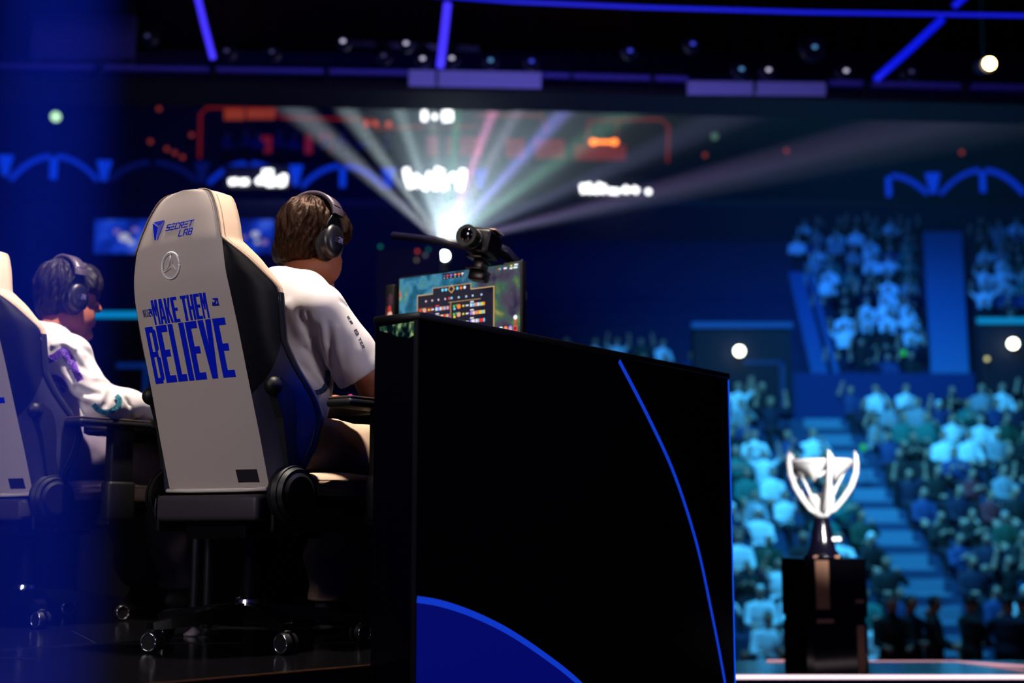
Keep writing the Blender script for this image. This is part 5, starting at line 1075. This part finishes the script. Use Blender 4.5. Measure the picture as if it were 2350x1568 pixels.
t = empty('hanging_screen', at(180, 140, 18), 0, 'large dim violet rectangle of a hanging screen seen from behind, top left', 'screen'); a_ = at(75, 34, 18) - Vector(t.location); b_ = at(302, 142, 18) - Vector(t.location)
m = MB(); m.box((a_.x, 0, b_.z), (b_.x, .15, a_.z)); m.build('back_panel', mat('screen_back', (60, 52, 110), .8), t); m = MB(); m.box((a_.x - .03, -.02, b_.z - .03), (b_.x + .03, .0, b_.z + .02)); m.build('frame', blk, t); hang(t, a_.x + .1, a_.z, .07); hang(t, b_.x - .1, a_.z, .07)
v1 = em('tube_violet', (66, 50, 255), 1.25); v2 = em('tube_blue', (12, 24, 235), .95)
for i, (pts, r_, mt, lab) in enumerate((([(448, -30), (470, 62), (489, 134)], .036, v1, 'violet light tube slanting at the upper left'), ([(1027, 8), (1020, 72), (1010, 154)], .044, v1, 'violet light tube near the top centre'), ([(960, -12), (1180, 4), (1480, 17), (1850, 28), (2400, 37)], .02, em('line_blue', (24, 30, 235), .9), 'long thin blue light line along the top edge'),
     ([(2162, 44), (2085, 116), (2010, 182)], .040, v2, 'slanting blue light tube at the upper right'), ([(2230, -22), (2190, 14)], .036, v2, 'short blue light tube at the top right corner'))):
    t = empty('light_tube', at(*pts[0], 14), 0, lab, 'light tube', 'light tubes of the ceiling rig'); o_ = Vector(t.location); m = MB(); m.tube([at(*p_, 14) - o_ for p_ in pts], r_, 8); m.build('glowing_tube', mt, t)
    m = MB(); m.tube([at(*p_, 14) - o_ + Vector((0, .05, .03)) for p_ in pts], r_ * .7, 6); m.build('holder', blk, t); hang(t, *((at(*pts[-1], 14) - o_).x, (at(*pts[-1], 14) - o_).z)); hang(t, 0, 0)
can = mat('fixture_black', (24, 24, 44), .35, metal=.4); i = 0
glw = {'w': em('glint_white', (200, 195, 225), 1.2), 'b': em('glint_blue', (60, 70, 220), 1.0), 'c': em('glint_cyan', (90, 150, 210), .9), 'd': em('glint_dim', (70, 70, 120), .6)}  # reflections in the lamp lenses, painted as weak emission
for px, py, g_, lab in ((338, 86, 'd', 'dim one left of the left violet tube'), (520, 120, 'd', 'first one right of the left violet tube'), (624, 122, 'd', 'second one right of the left violet tube'), (787, 98, 'w', 'bright one with a white glint'), (932, 103, 'w', 'small one left of the centre tube'), (880, 131, 'd', 'low dim one left of the centre tube'),
     (970, 138, 'w', 'round one left of the centre tube'), (1037, 137, 'w', 'round one right of the centre tube'), (1126, 142, 'c', 'cyan one above the pale panel'), (1220, 144, 'b', 'blue one above the pale panel end'), (1446, 120, 'b', 'lone blue one right of centre'), (1590, 104, 'b', 'high faint blue one'), (1702, 162, 'c', 'left one of three above the right pale panel'), (1764, 164, 'w', 'middle one of three above the right pale panel'), (1870, 114, 'c', 'large round one above the right pale panel'), (1942, 166, 'w', 'one right of the right pale panel'), (2092, 168, 'd', 'dim one below the slanting blue tube')):
    t = empty('stage_spotlight', at(px, py, 15.4), 0, 'dark rig lamp, ' + lab, 'stage light', 'lamps on the ceiling rig'); big = 1.7 if 'large' in lab else 1.0
    m = MB(); m.cyl((0, .02, 0), (0, .26, .05), .075 * big, .06 * big, n=16); m.cyl((0, 0, 0), (0, .03, 0), .082 * big, n=16); m.build('lamp_can', can, t)
    m = MB(); m.ell((0, -.005, .02 * big), (.030, .012, .022), 12, 8); m.build('lens', glw[g_], t)  # small glint on the lens, a reflection painted as weak emission
    m = MB(); m.tube([(-.09 * big, .13, 0), (-.09 * big, .13, .12 * big), (.09 * big, .13, .12 * big), (.09 * big, .13, 0)], .01, 6); m.tube([(0, .13, .12 * big), (0, .13, .22 * big)], .012, 6); m.build('yoke', can, t); hang(t, 0, .2 * big, .13)
m = MB()
for z_ in (96, 104):
    m.tube([at(780, z_ - 2, 15.6), at(1100, z_ + 12, 15.6)], .012, 6)
for k in range(10): m.tube([at(790 + 31 * k, 95 + k, 15.6), at(805 + 31 * k, 105 + k, 15.6), at(821 + 31 * k, 96 + k, 15.6)], .007, 5)
tag(m.build('rig_truss', mat('truss_grey', (96, 92, 120), .4, metal=.7)), 'thin lattice truss of the ceiling rig left of the centre tube', 'truss')
t = empty('warm_spotlight', at(2271, 146, 24), 0, 'dazzling warm white spotlight at the upper right', 'stage light'); m = MB(); m.ell((0, 0, 0), (.10, .05, .10), 16, 10); m.build('lens', em('warm_lens', (255, 214, 130), 40), t); m = MB(); m.cyl((0, .06, 0), (0, .5, .1), .14, .12, n=18); m.build('lamp_can', can, t); hang(t, 0, .1, .3)

# ------------------------------------------------------------------ spectators
sk = mat('crowd_skin', (190, 140, 115), .6); hr = mat('crowd_hair', (20, 16, 18), .6)
tops = [('pale', mat('top_pale', (236, 236, 236), .8), 34), ('grey', mat('top_grey', (150, 150, 156), .8), 12), ('teal', mat('top_teal', (40, 110, 100), .8), 10), ('green', mat('top_green', (26, 62, 46), .8), 6), ('blue', mat('top_blue', (36, 56, 104), .8), 10), ('navy', mat('top_navy', (14, 20, 50), .8), 12), ('black', mat('top_black', (10, 10, 12), .8), 26), ('maroon', mat('top_red', (120, 40, 50), .8), 3)]
trd = mat('crowd_trousers', (18, 20, 34), .8)
def spectator(arms, seed, stand=False):
    g = Grid((-.52, -.62, -1.02), (.52, .30, 1.30), .03)
    g.ell((0, 0, .10), (.18, .13, .13), .05); g.ell((0, -.01, .32), (.19, .12, .22), .06); g.ell((0, 0, .47), (.21, .10, .10), .05); g.cap((0, 0, .5), (0, -.02, .64), .06, .055, .02)
    g.ell((0, -.03, .72), (.08, .095, .115), .015)
    for s in (1, -1):
        e_, w_ = arms[s]; g.cap((s * .2, 0, .47), e_, .062, .05, .03); g.cap(e_, w_, .05, .035, .02); g.ell(w_, (.045, .045, .05), .02)
        if stand: g.cap((s * .1, 0, .04), (s * .12, 0, -.45), .09, .06, .03); g.cap((s * .12, 0, -.45), (s * .13, .02, -.88), .06, .045, .02); g.cap((s * .13, .02, -.91), (s * .14, -.12, -.91), .04, .04, .02)
        else: g.cap((s * .1, -.02, .06), (s * .13, -.42, .05), .09, .07, .03); g.cap((s * .13, -.42, .05), (s * .13, -.40, -.36), .07, .05, .02); g.cap((s * .13, -.40, -.38), (s * .13, -.52, -.40), .045, .04, .02)
    o = g.mesh('person', [sk, tops[0][1], trd, hr], None, 1); c_ = centroids(o.data); x, y, z = c_.T; idx = np.zeros(len(c_), int)
    idx[(z < .60) & (z > .04)] = 1; idx[(z < .17) & (y < -.12)] = 2; idx[z <= .04] = 2
    for s in (1, -1):
        w_ = np.array(arms[s][1]); idx[np.linalg.norm(c_ - w_, axis=1) < .10] = 0
    idx[(z > .70) & ((y > -.06) | (z > .78)) & (np.abs(x) < .13) & (np.linalg.norm(c_ - np.array((0, -.03, .72)), axis=1) < .16)] = 3
    setmats(o.data, idx); COL.objects.unlink(o); return o.data
A1 = {1: ((.24, -.10, .22), (.12, -.30, .16)), -1: ((-.24, -.10, .22), (-.12, -.30, .16))}
A2 = {1: ((.34, -.05, .62), (.30, -.10, .90)), -1: ((-.34, -.05, .62), (-.30, -.10, .90))}
A3 = {1: ((.26, -.14, .26), (.06, -.30, .42)), -1: ((-.26, -.14, .26), (-.06, -.30, .42))}
A4 = {1: ((.24, -.10, .22), (.12, -.30, .16)), -1: ((-.32, -.08, .60), (-.24, -.16, .88))}
A5 = {1: ((.30, -.10, .36), (.10, -.20, .60)), -1: ((-.24, -.10, .22), (-.05, -.30, .22))}
protos = [(spectator(a_, 1), lab, wgt) for a_, lab, wgt in ((A1, 'hands on lap', 8), (A2, 'both arms up', 2), (A3, 'clapping', 4), (A4, 'one arm up', 2), (A5, 'hand at chin', 4))]
ORD = ['first', 'second', 'third', 'fourth', 'fifth', 'sixth', 'seventh', 'eighth', 'ninth', 'tenth', 'eleventh', 'twelfth', 'thirteenth', 'fourteenth', 'fifteenth', 'sixteenth']
rr = random.Random(11); nsp = 0
def seat_person(x, y, z, lab_tail, group, sc_=1.0):
    global nsp
    me, pose, _ = rr.choices(protos, [p_[2] for p_ in protos])[0]; col, mt, _ = rr.choices(tops, [q_[2] for q_ in tops])[0]
    o = bpy.data.objects.new('person', me); COL.objects.link(o); o.location = (x, y, z); o.rotation_euler = (0, 0, rr.uniform(-.35, .55)); s_ = sc_ * rr.uniform(.94, 1.08); o.scale = (s_,) * 3
    o.material_slots[1].link = 'OBJECT'; o.material_slots[1].material = mt
    if rr.random() < .15: o.material_slots[3].link = 'OBJECT'; o.material_slots[3].material = tops[rr.choice([0, 1, 5])][1]
    tag(o, f'spectator, {col} top, {pose}, {lab_tail}', 'person', group); nsp += 1
for n, (y_, z_) in enumerate(LOW):
    for side, xs in (('left', np.arange(XA - .35, 3.2, -.59)), ('right', np.arange(XB + .35, 13.6, .59))):
        for k, x_ in enumerate(xs):
            if rr.random() < .07: continue
            pxx = 1175 + FPX * x_ / (y_ + .25)
            if pxx < 1640 or pxx > 2380 or (n < 2 and rr.random() < .35): continue
            if n > 9 and pxx < 1860 and pxx > 1770: continue
            seat_person(x_ + rr.uniform(-.07, .07), y_ + .22, z_ + .02, f'{ORD[n]} row, {ORD[k]} seat {side} of stairs', 'spectators of the lower stand')
for n, (y_, z_) in enumerate(HI):
    for side, xs in (('left', np.arange(.3183 * y_ - .35, 8.3 + n * .11, -.60)), ('right', np.arange(.3583 * y_ + .4, 19, .60)), ('far left', np.arange(4.6, .7, -.62))):
        if side == 'far left' and n > 1: continue
        for k, x_ in enumerate(xs):
            if rr.random() < (.16 if side != 'far left' else .35): continue
            pxx = 1175 + FPX * x_ / (y_ + .25)
            if pxx > 2380: continue
            seat_person(x_ + rr.uniform(-.08, .08), y_ + .22, z_ + .02, f'upper stand row {ORD[n]}, {ORD[k]} seat {side} of ramp', 'spectators of the upper stand')
for k, (px, py) in enumerate(((520, 352), (566, 348), (592, 354), (640, 350), (674, 356), (748, 352), (786, 350), (832, 356), (890, 354))):
    p_ = at(px, py, 48.5); col = 'pale'; o = bpy.data.objects.new('person', protos[0][0]); COL.objects.link(o); o.location = p_; o.rotation_euler = (0, 0, rr.uniform(-1, 1)); o.material_slots[1].link = 'OBJECT'; o.material_slots[1].material = tops[4][1]
    tag(o, f'blue lit guest sitting at the bar, {ORD[k]} from the left', 'person', 'guests at the red lit bar')
m = MB(); m.box((1.2, 16.2, -3), (15, 18.6, -2.4)); tag(m.build('front_riser', conc2), kind='structure')
stand_a, stand_b = spectator(A1, 2, True), spectator(A5, 2, True)
for k, (px, me, c_, lab) in enumerate(((2030, stand_a, 6, 'leftmost'), (2078, stand_b, 5, 'second from the left'), (2122, stand_a, 6, 'third from the left'), (2215, stand_a, 6, 'third from the right'), (2290, stand_b, 5, 'second from the right'), (2335, stand_a, 6, 'rightmost'))):
    o = bpy.data.objects.new('person', me); COL.objects.link(o); o.location = ((px - 1175) / FPX * 17.2, 17.2 + .15 * (k % 2), -1.44); o.rotation_euler = (0, 0, .6 * k)
    o.material_slots[1].link = 'OBJECT'; o.material_slots[1].material = tops[c_][1]
    tag(o, 'standing crew person in dark clothes before the lower stand, ' + lab, 'person', 'crew standing before the lower stand')
print('spectators', nsp)
